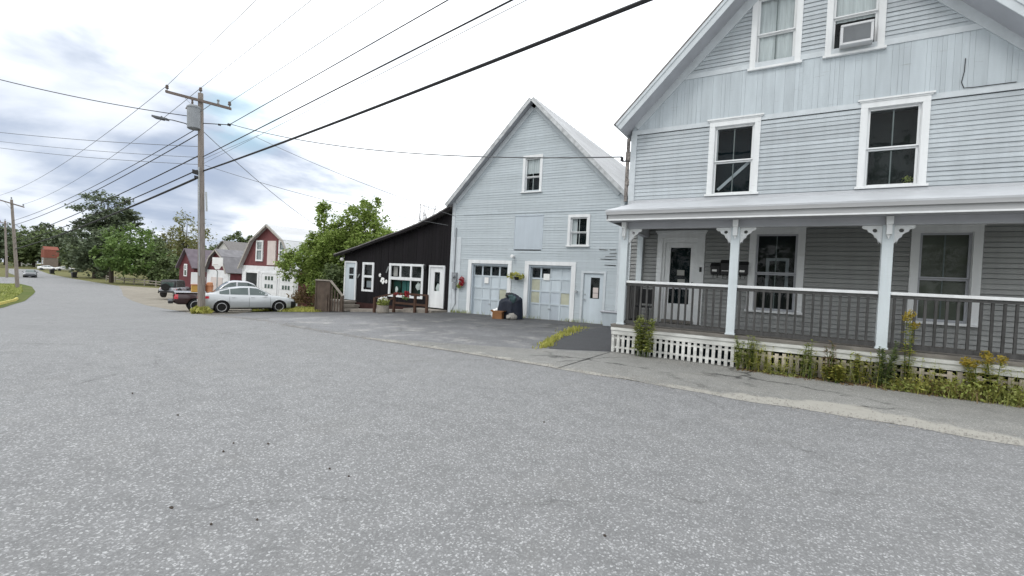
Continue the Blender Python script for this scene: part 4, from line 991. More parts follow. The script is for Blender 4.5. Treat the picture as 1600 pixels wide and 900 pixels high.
def wire(name, a, b, sag, r, m, label, cat='wire', n=28):
    a, b = Vector(a), Vector(b); pts = []
    for i in range(n+1):
        u = i/n; p = a.lerp(b, u); p.z -= 4*sag*u*(1-u); pts.append(p)
    t = MB(); t.tube(pts, r, 6); o = t.build(name, m)
    return tag(o, label, cat, 'overhead wires and cables')
far = Vector((math.cos(R(-10.5)), math.sin(R(-10.5)), 0))*46
for tp, z1, lb in ((tip1[0], 10.7, 'thin bare power wire running up and right from the left insulator of the crossarm'), (tip1[1], 10.8, 'thin bare power wire running up and right from the insulator on the pole top'), (tip1[2], 10.45, 'thin bare power wire running up and right from the right insulator of the crossarm')):
    e = tp+far; e.z = z1+.1; wire('power_line', tp, e, .12, .0105, 'wirem', lb)
for px, z1, r, sg, lb in (((358, 195), 9.3, .017, .05, 'dark wire from the spool rack below the transformer passing over the road'), ((317, 245), 7.75, .02, .02, 'dark cable crossing over the road between the spool wire and the thick cable'), ((317, 256), 7.8, .007, .0, 'faint thin wire just under the middle cable over the road'), ((318, 267), 6.75, .038, .28, 'thickest black telephone cable sweeping from the pole splice over the road')):
    s = at(px[0], px[1], 24.1); e = s+far; e.z = z1; wire('telephone_cable' if r > .03 else 'power_line', s, e, sg, r, 'cable' if r > .01 else 'wirem', lb)
for i, (tp, te, lb) in enumerate(((tip1[0], tip2[0], 'upper thin wire from the crossarm left end to the leaning pole'), (tip1[1], tip2[2], 'thin wire from the pole top down to the leaning pole crossarm'))):
    wire('power_line', tp, te, .9, .013, 'wirem', lb)
for a_, b_, r, sg, lb in (((304, 203), (20, 345), .02, .5, 'wire leaving under the transformer toward the leaning pole'), ((309, 210), (21, 352), .025, .5, 'heavier wire just below the transformer toward the leaning pole'),
        ((311, 243), (23, 372), .03, .3, 'middle cable dropping left from the pole above the black splice'), ((308, 266), (23.5, 380), .03, .3, 'upper of the two black cables leaving the splice to the left'), ((306, 279), (24, 389), .055, .3, 'thick black telephone cable leaving the splice down to the left')):
    wire('telephone_cable', at(a_[0], a_[1], 24.1), at(b_[0], b_[1], 55), sg, r, 'cable', lb)
wire('service_wire', at(292, 181, 24), at(-120, 92, 22), .25, .02, 'cable', 'dark service wire from the transformer to the left edge of the sky')
wire('service_wire', at(311, 229, 24.1), at(-120, 192, 30), .2, .014, 'wirem', 'upper of the three faint level wires crossing the grey clouds on the left')
wire('service_wire', at(311, 246, 24.1), at(-120, 204, 36), .25, .012, 'wirem', 'middle of the three faint level wires crossing the grey clouds on the left')
wire('service_wire', at(311, 257, 24.1), at(-120, 212, 34), .3, .013, 'wirem', 'lowest of the three faint level wires crossing the grey clouds on the left')
wire('service_wire', at(357, 193, 24.1), (-4.24, HY-.05, 5.12), .55, .018, 'wirem', 'sagging service wire from the pole across the barn gable to the house corner')
wire('service_wire', at(315, 203, 24.1), at(500, 356, 41), .3, .016, 'wirem', 'wire sloping down right from the pole behind the green trees')
wire('service_wire', at(320, 258, 24.1), at(700, 352, 22.5), .25, .012, 'wirem', 'thin wire from the pole to the roof of the dark annex')
wire('service_wire', at(400, 214, 24), at(712, 338, 21.2), .18, .012, 'wirem', 'higher thin wire sloping to the left corner of the pale barn')
wire('service_wire', at(317, 249, 24.1), at(404, 211, 24), .0, .008, 'wirem', 'short rising wire joining the pole to the higher sloping wire')

# ------------------------------------------------------------------ vehicles
BODY = dict(
    top=[(-2.4, .62), (-2.37, .80), (-2.3, .99), (-2.1, 1.06), (-1.7, 1.08), (-1.2, 1.03), (0, .98), (1., .96), (1.3, .95), (1.9, .86), (2.25, .73), (2.38, .6), (2.42, .45)],
    bot=[(-2.4, .42), (-2.3, .26), (-1.8, .22), (1.9, .2), (2.3, .22), (2.42, .33)],
    wid=[(-2.4, .60), (-2.3, .78), (-2., .87), (-1.2, .91), (1.2, .91), (1.9, .87), (2.2, .76), (2.35, .62), (2.42, .48)],
    ghx=(-1.95, 1.15), roof=[(-1.95, 1.07), (-1.5, 1.24), (-1., 1.385), (-.5, 1.45), (0, 1.46), (.35, 1.42), (.8, 1.18), (1.15, .96)], wr=.60,
    axles=(-1.38, 1.44), wheel=.335, win=((-1.48, -1.02), (-.98, -.12), (-.04, .86)), shield=((-1.82, -1.06), (.44, 1.1)), len=(-2.4, 2.42))
TRUCK = dict(
    top=[(-2.7, .70), (-2.68, 1.02), (-2.6, 1.08), (-.6, 1.10), (1.1, 1.10), (1.3, 1.10), (2.3, 1.02), (2.6, .92), (2.7, .6)],
    bot=[(-2.7, .52), (-2.5, .42), (2.4, .38), (2.7, .45)],
    wid=[(-2.7, .84), (-2.6, .90), (2.2, .92), (2.6, .82), (2.7, .7)],
    ghx=(-.8, 1.95), roof=[(-.8, 1.10), (-.3, 1.60), (0, 1.82), (.3, 1.88), (.95, 1.87), (1.3, 1.74), (1.95, 1.10)], wr=.66,
    axles=(-1.65, 1.7), wheel=.38, win=((-.4, .35), (.43, 1.5)), shield=((-.72, -.05), (1.35, 1.9)), len=(-2.7, 2.7))
JEEP = dict(
    top=[(-1.95, .70), (-1.92, 1.0), (-1.8, 1.06), (.6, 1.06), (.9, 1.08), (1.8, 1.04), (1.95, .95), (2.0, .6)],
    bot=[(-1.95, .5), (1.8, .45), (2.0, .55)],
    wid=[(-1.95, .74), (-1.8, .80), (.6, .80), (.9, .68), (1.9, .62), (2.0, .55)],
    ghx=(-1.88, .75), roof=[(-1.88, 1.04), (-1.8, 1.74), (-1.6, 1.82), (.2, 1.82), (.42, 1.76), (.75, 1.05)], wr=.66,
    axles=(-1.25, 1.25), wheel=.39, win=((-1.6, -.75), (-.65, .25)), shield=((-1.87, -1.82), (.46, .72)), len=(-1.95, 2.0))
def car(S, root, pm, roofm=None, nose=None, detail=True, tail=True):
    I = interp
    tp = lambda x: I(x, *zip(*S['top'])); bt = lambda x: I(x, *zip(*S['bot'])); wd = lambda x: I(x, *zip(*S['wid']))
    rf = lambda x: I(x, *zip(*S['roof']))
    ring = [(0, 0), (.80, 0), (.92, .05), (.965, .14), (.985, .25), (.995, .36), (1., .47), (.998, .58), (.985, .69), (.965, .80), (.93, .90), (.87, .965), (.78, 1.), (.4, 1.012), (0, 1.018)]
    x0, x1 = S['len']; N = 96; xs = [x0+(x1-x0)*i/N for i in range(N+1)]
    def side_y(x, z):
        a, b = bt(x), tp(x); zf = max(0, min(1, (z-a)/max(.01, b-a))); Y = [r[1] for r in ring[1:13]]; W = [r[0] for r in ring[1:13]]
        return wd(x)*I(zf, Y, W)
    for sgn in (1,):
        mb = MB(); vs = []; moved = []
        full = [(-a, b) for a, b in ring[::-1]]+ring[1:-1] if False else None
        prof = ring+[(-a, b) for a, b in ring[-2:0:-1]]
        n = len(prof); ra = S['wheel']+.05
        for x in xs:
            for (a, b) in prof:
                X, Y, Z = x, wd(x)*a, bt(x)+(tp(x)-bt(x))*b; mv = False
                if abs(Y) > .55*wd(x):
                    for ax in S['axles']:
                        dx, dz = X-ax, Z-S['wheel']; d = math.hypot(dx, dz)
                        if d < ra and Z < tp(x)-.12:
                            if d < 1e-4: dx, dz, d = 0, 1, 1
                            X, Z = ax+dx*ra/d, S['wheel']+dz*ra/d; mv = True
                vs.append((X, Y, Z)); moved.append(mv)
        fs = []; mi = []
        for i in range(N):
            for k in range(n):
                k2 = (k+1) % n; q = (i*n+k, (i+1)*n+k, (i+1)*n+k2, i*n+k2)
                if all(moved[j] for j in q): continue
                fs.append(q); c = [sum(vs[j][e] for j in q)/4 for e in range(3)]
                mi.append(1 if (nose and c[0] > nose and c[2] < .66) or c[2] < bt(c[0])+.04 else 0)
        fs.append(tuple(range(n))); mi.append(0); fs.append(tuple(N*n+k for k in reversed(range(n)))); mi.append(1 if nose else 0)
        mb.v = vs; mb.f = fs; mb.m = mi
        body = mb.build('body', [pm, 'carblack'], root, smooth=True, local=True)
    # greenhouse
    ga, gb = S['ghx']; NG = 30; gx = [ga+(gb-ga)*i/NG for i in range(NG+1)]
    def G(x, t):
        zb = tp(x)-.03; wb = wd(x)*.86; zt = rf(x); u = min(1, max(0, (zt-zb)/.35)); wr = wb*.88+(S['wr']-wb*.88)*u
        return wb+(wr-wb)*t, zb+(max(zt-.06, zb)-zb)*t, wr, zt
    mb = MB(); vs = []
    for x in gx:
        rr = []
        for t in (0, .33, .66, 1): y, z, wr, zt = G(x, t); rr.append((x, y, z))
        rr += [(x, wr*.93, max(zt-.025, rr[-1][2])), (x, wr*.75, zt-.006), (x, wr*.35, zt+.008), (x, 0, zt+.012)]
        rr += [(p[0], -p[1], p[2]) for p in rr[-2::-1]]; vs += rr
    n = 15; mb.add(vs, [(i*n+k, (i+1)*n+k, (i+1)*n+k+1, i*n+k+1) for i in range(NG) for k in range(n-1)])
    cab = mb.build('roof', roofm or pm, root, smooth=True, local=True)
    for s in (1, -1):
        for (a, b) in S['win']:
            mb = MB(); vs = []; m = 10
            for i in range(m+1):
                x = a+(b-a)*i/m; y0, z0, _, _ = G(x, .10); y1, z1, _, _ = G(x, .97)
                vs += [(x, s*(y0+.006), z0), (x, s*(y1+.006), z1)]
            mb.add(vs, [(2*i, 2*i+2, 2*i+3, 2*i+1) for i in range(m)]); mb.build('side_window', 'carwin', root, local=True)
    for nm, (a, b) in zip(('rear_window', 'windscreen'), S['shield']):
        mb = MB(); vs = []; m = 8
        for i in range(m+1):
            x = a+(b-a)*i/m; _, _, wr, zt = G(x, 1)
            vs += [(x, -wr*.80, zt+.004), (x, -wr*.4, zt+.016), (x, wr*.4, zt+.016), (x, wr*.80, zt+.004)]
        mb.add(vs, [(4*i+k, 4*i+4+k, 4*i+5+k, 4*i+1+k) for i in range(m) for k in range(3)]); mb.build(nm, 'carwin', root, smooth=True, local=True)
    # wheels
    for ax in S['axles']:
        for s in (1, -1):
            w = S['wheel']; yo = s*(wd(ax)-.02); d = (0, -s, 0)
            t = MB(); t.lathe((ax, yo, w), d, [(w*.68, .0), (w*.72, -.012), (w*.93, -.008), (w, .03), (w, .18), (w*.93, .215), (w*.6, .21)], 28); wh = t.build('wheel', 'rubber', root, smooth=False, local=True)
            t = MB(); t.lathe((ax, yo, w), d, [(w*.69, -.014), (w*.645, -.018), (w*.60, .0), (w*.58, .02)], 28, cap=False)
            for k in range(5):
                an = 2*math.pi*k/5+.3; e = Vector((math.cos(an), 0, math.sin(an))); p = Vector((-math.sin(an), 0, math.cos(an)))
                c = Vector((ax, yo-s*.018, w))
                q = [c+e*.03-p*.06, c+e*w*.65-p*.045, c+e*w*.65+p*.045, c+e*.03+p*.06]
                t.prism(q, (0, -s*.025, 0))
            t.lathe((ax, yo, w), d, [(.055, .004), (.07, .02), (.07, .05)], 14); t.build('rim', 'alloy', wh, local=True)
            MB().lathe((ax, yo-s*.06, w), d, [(w*.6, .0), (w*.6, .05)], 20).build('brake_disc', 'discgrey', wh, local=True)
            t = MB(); t.lathe((ax, s*(wd(ax)*.56), w), (0, s, 0), [(ra-.002, 0), (ra-.002, wd(ax)*.34)], 24); 
            t.f = t.f[:-1]; t.m = t.m[:-1]; t.build('wheel_well', 'carblack', root, local=True)
    if not detail: return body
    def patch(name, x0, x1, z0, z1, m, par=root, off=.006, nx=6, nz=3, both=True, skew=0.):
        for s in ((1, -1) if both else (1,)):
            t = MB(); vs = []
            for i in range(nx+1):
                for j in range(nz+1):
                    z = z0+(z1-z0)*j/nz; x = x0+(x1-x0)*i/nx+skew*(z-z0); vs.append((x, s*(side_y(x, z)+off), z))
            t.add(vs, [(i*(nz+1)+j, (i+1)*(nz+1)+j, (i+1)*(nz+1)+j+1, i*(nz+1)+j+1) for i in range(nx) for j in range(nz)]); t.build(name, m, par, smooth=True, local=True)
    xa, xb = S['len']
    if S is BODY:
        for x in (-1.02, -.08, .98): patch('door_seam', x-.006, x+.006, .3, .96, 'carblack', nx=1, nz=8, off=.003)
        patch('sill_trim', -.98, 1.0, .25, .29, 'carblack', nx=8, nz=1)
        for x in (-.92, .02):
            for s in (1, -1):
                t = MB(); y = side_y(x, .86); t.tube([(x, s*(y+.0), .86), (x+.02, s*(y+.03), .86), (x+.16, s*(y+.03), .86), (x+.18, s*y, .86)], .014, 6); t.build('door_handle', pm, root, local=True)
        patch('tail_light', -2.37, -1.95, .80, .93, 'lampred', nx=8); patch('headlight', 1.85, 2.28, .62, .74, 'lampclear', nx=8)
        t = MB(); t.box(-2.425, -2.39, -.55, .55, .76, .86); t.build('light_bar', 'lampred', root, local=True)
        t = MB(); t.box(-2.43, -2.395, -.26, .26, .62, .73); t.build('number_plate', 'white', root, local=True)
        for s in (1, -1):
            t = MB(); t.blob((.74, s*1.0, 1.02), (.09, .1, .065), 2, .05, 10, 6); t.bar((.78, s*.8, .98), (.76, s*.96, 1.0), .05, .03); t.build('wing_mirror', pm, root, smooth=True, local=True)
    elif S is TRUCK:
        for x in (-.55, .35, 1.2): patch('door_seam', x-.008, x+.008, .48, 1.06, 'carblack', nx=1, nz=6, off=.003)
        patch('tail_light', -2.69, -2.5, .74, 1.0, 'lampred', nx=4)
        t = MB(); t.box(-2.95, -2.72, -.93, .93, .48, .64); t.build('rear_bumper', 'carblack', root, local=True, bevel=.03)
        t = MB(); t.box(-2.725, -2.70, -.74, .74, .60, 1.02); t.box(-2.735, -2.72, -.12, .12, .84, .9); t.build('tailgate', pm, root, local=True)
        t = MB(); t.box(-2.68, -.75, -.86, .86, 1.092, 1.135); t.build('bed_cover', 'chrome', root, local=True, bevel=.015)
        patch('headlight', 2.35, 2.62, .72, .9, 'lampclear')
    elif S is JEEP:
        t = MB(); t.lathe((-1.97, .12, 1.08), (-1, 0, 0), [(.2, 0), (.36, .02), (.38, .08), (.38, .2), (.34, .24), (.1, .24)], 24); t.build('spare_wheel', 'rubber', root, local=True)
        for ax in S['axles']:
            for s in (1, -1):
                t = MB(); pts = []
                for i in range(9):
                    an = math.pi*(.02+.96*i/8); pts.append((ax+.5*math.cos(an), s*.86, .39+.5*math.sin(an)))
                for p, q in zip(pts[:-1], pts[1:]): t.bar(p, q, .22, .03, up=(0, s, 0.001))
                t.build('fender', 'carblack', root, local=True)
        t = MB(); t.box(-2.06, -1.95, -.7, .7, .52, .66); t.build('rear_bumper', 'carblack', root, local=True)
        patch('tail_light', -1.94, -1.82, .8, .95, 'lampred', nx=2)
    return body
HD = math.atan2(2.63, 1.02)
k = thing('parked_sedan', 'silver white four-door sedan parked beside the tall utility pole', 'car', (-26.62, 14.86, -.985), 'parked cars', HD)
car(BODY, k, paint('silver_car_paint', (.47, .49, .50)), nose=2.05)
k.rotation_euler = (R(-1.0), R(-1.2), HD)
k = thing('pickup_truck', 'dark maroon pickup truck parked behind the pole with its black bumper sticking out', 'pickup truck', (-29.75, 15.3, g(-29.97)), 'parked cars', HD)
pick = k; car(TRUCK, k, paint('maroon_truck_paint', (.028, .008, .010)), roofm=paint('pale_truck_roof', (.50, .50, .52)))
h = Vector((math.cos(HD), math.sin(HD), 0)); rr = Vector((h.y, -h.x, 0)); pc = Vector((-29.75, 15.3, g(-29.97)+1.14))
def on_bed(f, s, z=0): return pc+h*f+rr*s+Vector((0, 0, z))
q = on_bed(-1.55, .35)
k = thing('storage_tub', 'yellow plastic tub standing on the back of the maroon pickup', 'tub', q)
t = MB(); t.obox(q+Vector((0, 0, .2)), h*.33, rr*.3, Vector((0, 0, .2))); t.build('tub', 'crate', k, bevel=.03)
t = MB(); t.obox(q+Vector((0, 0, .425)), h*.35, rr*.32, Vector((0, 0, .022))); t.build('lid', 'pinkish', k, bevel=.01)
q2 = on_bed(-1.72, .4, .452)
t = MB(); t.obox(q2+Vector((0, 0, .33)), h*.19, rr*.16, Vector((0, 0, .33))); t.obox(q2+Vector((0, 0, .675)), h*.2, rr*.17, Vector((0, 0, .014))); tag(t.build('white_carton', 'white', bevel=.015), 'tall white carton stacked on the yellow tub in the pickup', 'carton')
q2 = on_bed(-1.3, .42, .452)
t = MB(); t.lathe(q2, (0, 0, 1), [(.1, 0), (.1, .42), (.05, .46), (.05, .5)], 14); tag(t.build('white_canister', 'white'), 'short white canister next to the tall carton on the yellow tub', 'canister')
q2 = on_bed(-.98, .3); t = MB(); t.lathe(q2, (0, 0, 1), [(.16, 0), (.2, .36), (.21, .37), (.2, .4)], 14); t.lathe(q2+rr*.1-h*.0+Vector((0, 0, .4)), (0, 0, 1), [(.18, 0), (.15, .18), (.05, .2)], 10); tag(t.build('pail', 'pinkish'), 'pale orange pail at the cab end of the pickup bed', 'pail')
q = at(274, 463.5, 50)
k = thing('jeep', 'grey off-road car with black soft top and rear spare wheel behind the pickup', 'jeep', q, 'parked cars', R(136))
car(JEEP, k, paint('grey_jeep_paint', (.33, .34, .36)), roofm=M['carblack'])
k = thing('driving_car', 'dark sedan coming along the far road beside the grass island', 'car', (-122, 27.2, g(-122)), None, R(-14))
car(BODY, k, paint('dark_car_paint', (.025, .028, .035)), detail=True)
for x, y, rz, lb in ((-195, 47.4, 60, 'white car parked in front of the orange and grey far house'), (-192, 50.6, 75, 'white car right of the other white car, near the dark trees')):
    k = thing('parked_car', lb, 'car', (x, y, g(x)), 'white cars in the distance', R(rz)); car(BODY, k, paint('white_car_paint', (.72, .72, .72)), detail=False)

# ------------------------------------------------------------------ red barns, far houses
def gambrel(name, label, x0, x1, y, depth, zb, ze, zk, zp, kin, wallm, lowm, zlow, roofm, feats, trimm='trim', cat='barn', over=.35):
    "gambrel-roofed barn: eaves at ze, knee at zk (kin in from the wall), ridge at zp"
    c = (x0+x1)/2; G_ = thing(name, label, cat, (c, y, zb))
    prof = [(x0, ze), (x0+kin, zk), (c, zp), (x1-kin, zk), (x1, ze)]
    t = MB(); t.prism([(a, y, b) for a, b in [(x0, zlow)]+prof+[(x1, zlow)]], (0, .2, 0)); t.box(x0, x0+.2, y+.2, y+depth, zb, ze); t.box(x1-.2, x1, y+.2, y+depth, zb, ze)
    t.prism([(a, y+depth, b) for a, b in [(x0, zb)]+prof+[(x1, zb)]], (0, -.2, 0)); t.build('wall', wallm, G_)
    t = MB(); t.box(x0-.02, x1+.02, y-.04, y+.2, zb-.6, zlow-.003); lo = t.build('lower_wall', lowm, G_)
    r = MB(); f = MB()
    pr = [(x0-over*.5, ze-over*.9)]+prof[1:4]+[(x1+over*.5, ze-over*.9)]
    for (xa, za), (xb, zb_) in zip(pr[:-1], pr[1:]):
        d = Vector((xb-xa, 0, zb_-za)).normalized(); n = Vector((-d.z, 0, d.x))*.12
        A = Vector((xa, y-over, za)); Bq = Vector((xb, y-over, zb_)); D = Vector((0, depth+2*over, 0))
        r.hexa([A+n*.1, Bq+n*.1, Bq+D+n*.1, A+D+n*.1, A+n, Bq+n, Bq+D+n, A+D+n])
        e = Vector((0, -.03, 0)); f.hexa([A+n-n*2.2, Bq+n-n*2.2, Bq-n*1.2-e*.9, A-n*1.2-e*.9, A+n+e*0, Bq+n, Bq+n*.97-e*.9, A+n*.97-e*.9])
    f2 = MB()
    for (xa, za), (xb, zb_) in zip(pr[:-1], pr[1:]):
        f2.bar((xa, y-over-.03, za-.03), (xb, y-over-.03, zb_-.03), .05, .15, up=(0, 0, 1))
    rf = r.build('roof', roofm, G_); f2.build('rake_board', 'rakebeige', rf)
    for ft in feats:
        kind, a, b_, z0, z1 = ft[:5]
        if kind == 'win':
            t = MB(); frame(t, a, b_, z0, z1, y-.09, y+.02, .16, .16, .14); t.box(a+.1, b_-.1, y-.085, y+.02, (z0+z1)/2-.05, (z0+z1)/2+.05); w = t.build('window', 'trim', G_)
            MB().box(a+.15, b_-.15, y-.03, y-.01, z0, z1-.1).build('pane', 'carwin', w)
        elif kind == 'door':
            MB().box(a, b_, y-.1, y+.0, z0, z1).build('loft_door', 'paperp', G_)
        elif kind == 'open':
            t = MB(); frame(t, a-.2, b_+.2, z0, z1+.2, y-.1, y-.02, .2, .2); w = t.build('doorway', 'trim', G_)
            MB().box(a, b_, y-.055, y-.045, z0, z1).build('dark_opening', 'dim', w)
            t = MB(); t.box(a+.2, b_-.25, y-.1, y-.06, z0+.4, z0+1.3); t.build('stored_goods', 'dark', w)
        elif kind == 'roll':
            t = MB(); frame(t, a-.15, b_+.15, z0, z1+.15, y-.1, y-.04, .15, .15); w = t.build('garage_door', 'barnwhite', G_)
            t = MB()
            n = 4
            for i in range(n): t.box(a, b_, y-.075, y-.045, z0+(z1-z0)*i/n+.012, z0+(z1-z0)*(i+1)/n-.012)
            t.build('panel', 'barnwhite', w); t = MB()
            for zz in ft[5]:
                for i in range(3):
                    u = a+(b_-a)*(.22+.21*i); t.box(u, u+(b_-a)*.15, y-.085, y-.07, zz, zz+.34)
            t.build('pane', 'carwin', w)
    return G_
gambrel('red_barn', 'large red gambrel barn with a white ground floor, pale roof and garage doors', -43.1, -35.1, 23.4, 13, -1.45, 1.75, 3.9, 5.3, 1.55, 'barnred', 'barnwhite', 1.75, 'metalroof',
    [('win', -41.0, -39.95, 2.3, 4.0), ('door', -39.2, -38.0, 1.85, 3.95), ('win', -37.6, -36.6, 2.3, 4.0), ('open', -42.4, -40.6, -1.45, 1.1), ('roll', -39.9, -37.75, -1.45, 1.1, (-.15, .55)), ('roll', -37.3, -35.4, -1.45, 1.1, (-.15, .55))])
gambrel('small_red_barn', 'small red gambrel garage with grey roof and white door behind the basketball hoop', -57.0, -52.6, 27, 9, -2.2, 1.1, 2.5, 3.35, .9, 'barnred2', 'barnwhite', 1.1, 'greyroof',
    [('door', -56.0, -53.6, -2.1, .3)], cat='garage')
# white lower wall only in front: side walls are red already
def gable(name, label, x0, x1, y, depth, zb, ze, zp, wallm, roofm, cat='house', wins=(), chimney=False, over=.35):
    c = (x0+x1)/2; G_ = thing(name, label, cat, (c, y, zb))
    t = MB(); t.prism([(x0, y, zb-.5), (x0, y, ze), (c, y, zp), (x1, y, ze), (x1, y, zb-.5)], (0, depth, 0)); t.build('wall', wallm, G_)
    r = MB()
    for s in (-1, 1):
        w = (x1-x0)/2; d = Vector((s*w, 0, ze-zp)).normalized(); n = Vector((-d.z*s*1, 0, abs(d.x)))*1.; n = Vector((s*abs(d.z), 0, abs(d.x)))*.15
        A = Vector((c, y-over, zp))+n*.1; B_ = A+d*(math.hypot(w, zp-ze)+over); D = Vector((0, depth+2*over, 0))
        r.hexa([A, B_, B_+D, A+D, A+n, B_+n, B_+D+n, A+D+n])
    rf = r.build('roof', roofm, G_)
    if chimney: MB().box(c-.4, c+.4, y+depth*.5, y+depth*.5+.8, zp-.5, zp+1.2).build('chimney', 'brickgrey', rf)
    for (a, b_, z0, z1) in wins:
        t = MB(); frame(t, a, b_, z0, z1, y-.06, y+.02, .14, .14, .12); t.box(a+.1, b_-.1, y-.055, y, (z0+z1)/2-.04, (z0+z1)/2+.04); w = t.build('window', 'trim', G_)
        MB().box(a+.13, b_-.13, y-.03, y-.01, z0, z1-.13).build('pane', 'carwin', w)
    return G_
gable('red_house', 'narrow red gabled house with purplish roof left of the red garage', -66.0, -62.3, 28, 12, -2.3, 1.3, 3.4, 'barnred2', 'purpleroof', wins=[(-64.75, -63.95, .2, 1.6)])
gable('pale_house', 'pale house with grey roof half hidden behind the green maple', -96, -87, 46, 10, -2.4, 3.2, 6.2, 'housewhite', 'shingle', wins=[(-94, -92.8, .5, 2.2), (-91, -89.8, .5, 2.2)], chimney=True)
M_ = None
gable('far_house', 'tall narrow far house with orange red upper wall and grey lower wall', -208, -205, 48.8, 3.3, -2.6, 3.9, 4.9, 'brickgrey', 'orange', wins=[(-207.2, -206.1, -.5, 1.5)], over=.1)
t = MB(); t.box(-208.1, -204.9, 48.7, 52.2, 1.4, 4.0); t.build('upper_wall', 'orange', bpy.data.objects['far_house'])
gable('white_house', 'small far white house among dark trees beyond the side road', -274, -268, 57, 4.6, -2.6, 2.6, 4.4, 'housewhite', 'greyroof', wins=[(-273, -271.8, -.6, 1.2), (-270.4, -269.2, -.6, 1.2)])
# basketball hoop in front of the small garage
q = at(339, 446, 46); k = thing('basketball_hoop', 'white basketball backboard on a thin post in front of the small red garage', 'basketball hoop', (q.x, q.y, -1.9))
t = MB(); t.tube([(q.x, q.y, -2.3), (q.x, q.y, 1.0), (q.x, q.y-.35, 1.5)], .06, 8); t.build('post', 'steel', k)
c = at(340, 409, 45.6); a = Vector((.45, .89, 0)); rt = CR.copy(); rt.z = 0; rt.normalize(); fw = Vector((-rt.y, rt.x, 0))
t = MB(); t.obox(c, rt*.52, fw*.02, Vector((0, 0, .42))); t.prism([c-rt*.38-Vector((0, 0, .42)), c+rt*.38-Vector((0, 0, .42)), c+rt*.18-Vector((0, 0, .74)), c-rt*.18-Vector((0, 0, .74))], fw*.03); t.build('backboard', 'white', k)
t = MB()
for i in range(12):
    a0, a1 = i*math.pi/6, (i+1)*math.pi/6; o = c-fw*.32-Vector((0, 0, .3)); t.tube([o+rt*.23*math.cos(a0)+fw*.23*math.sin(a0), o+rt*.23*math.cos(a1)+fw*.23*math.sin(a1)], .012, 5)
t.build('rim', 'orange', k)
# wheelie bins by the far verge, low fence
for x, y, lb in ((-150.5, 37.2, 'black wheelie bin by the far verge, the one farther up the road'), (-125, 34.2, 'black wheelie bin on the grass nearer, below the dark trees')):
    k = thing('wheelie_bin', lb, 'bin', (x, y, g(x)), 'black bins by the road'); z = g(x)
    t = MB(); t.hexa([(x-.3, y-.3, z+.05), (x+.3, y-.3, z+.05), (x+.3, y+.3, z+.05), (x-.3, y+.3, z+.05), (x-.4, y-.4, z+1.05), (x+.4, y-.4, z+1.05), (x+.4, y+.4, z+1.05), (x-.4, y+.4, z+1.05)]); t.build('tub', 'black', k)
    t = MB(); t.hexa([(x-.43, y-.43, z+1.052), (x+.43, y-.43, z+1.052), (x+.43, y+.43, z+1.052), (x-.43, y+.43, z+1.052), (x-.4, y-.3, z+1.16), (x+.4, y-.3, z+1.16), (x+.4, y+.4, z+1.2), (x-.4, y+.4, z+1.2)]); t.build('lid', 'black', k)
    for s in (-.3, .3): MB().lathe((x+s, y+.38, z+.12), (1, 0, 0), [(.12, -.03), (.12, .03)], 10).build('wheel', 'rubber', k)
k = thing('rail_fence', 'low pale post and rail fence along the far edge of the gravel lot', 'fence', (-92, 34, -2.3))
F = [(-112, 35.4), (-84, 33.6), (-62, 33)]
fy = lambda x: interp(x, *zip(*F))
t = MB(); x = -112
while x < -62.1:
    for zz in (.45, .85): t.bar((x, fy(x), g(x)+zz), (x+2.5, fy(x+2.5), g(x+2.5)+zz), .06, .12)
    x += 2.5
t.build('rails', 'plypale', k)
x = -112
while x <= -62: MB().box(x-.09, x+.09, fy(x)-.16, fy(x)-.04, g(x)-.1, g(x)+1.05).build('post', 'plypale', k); x += 5

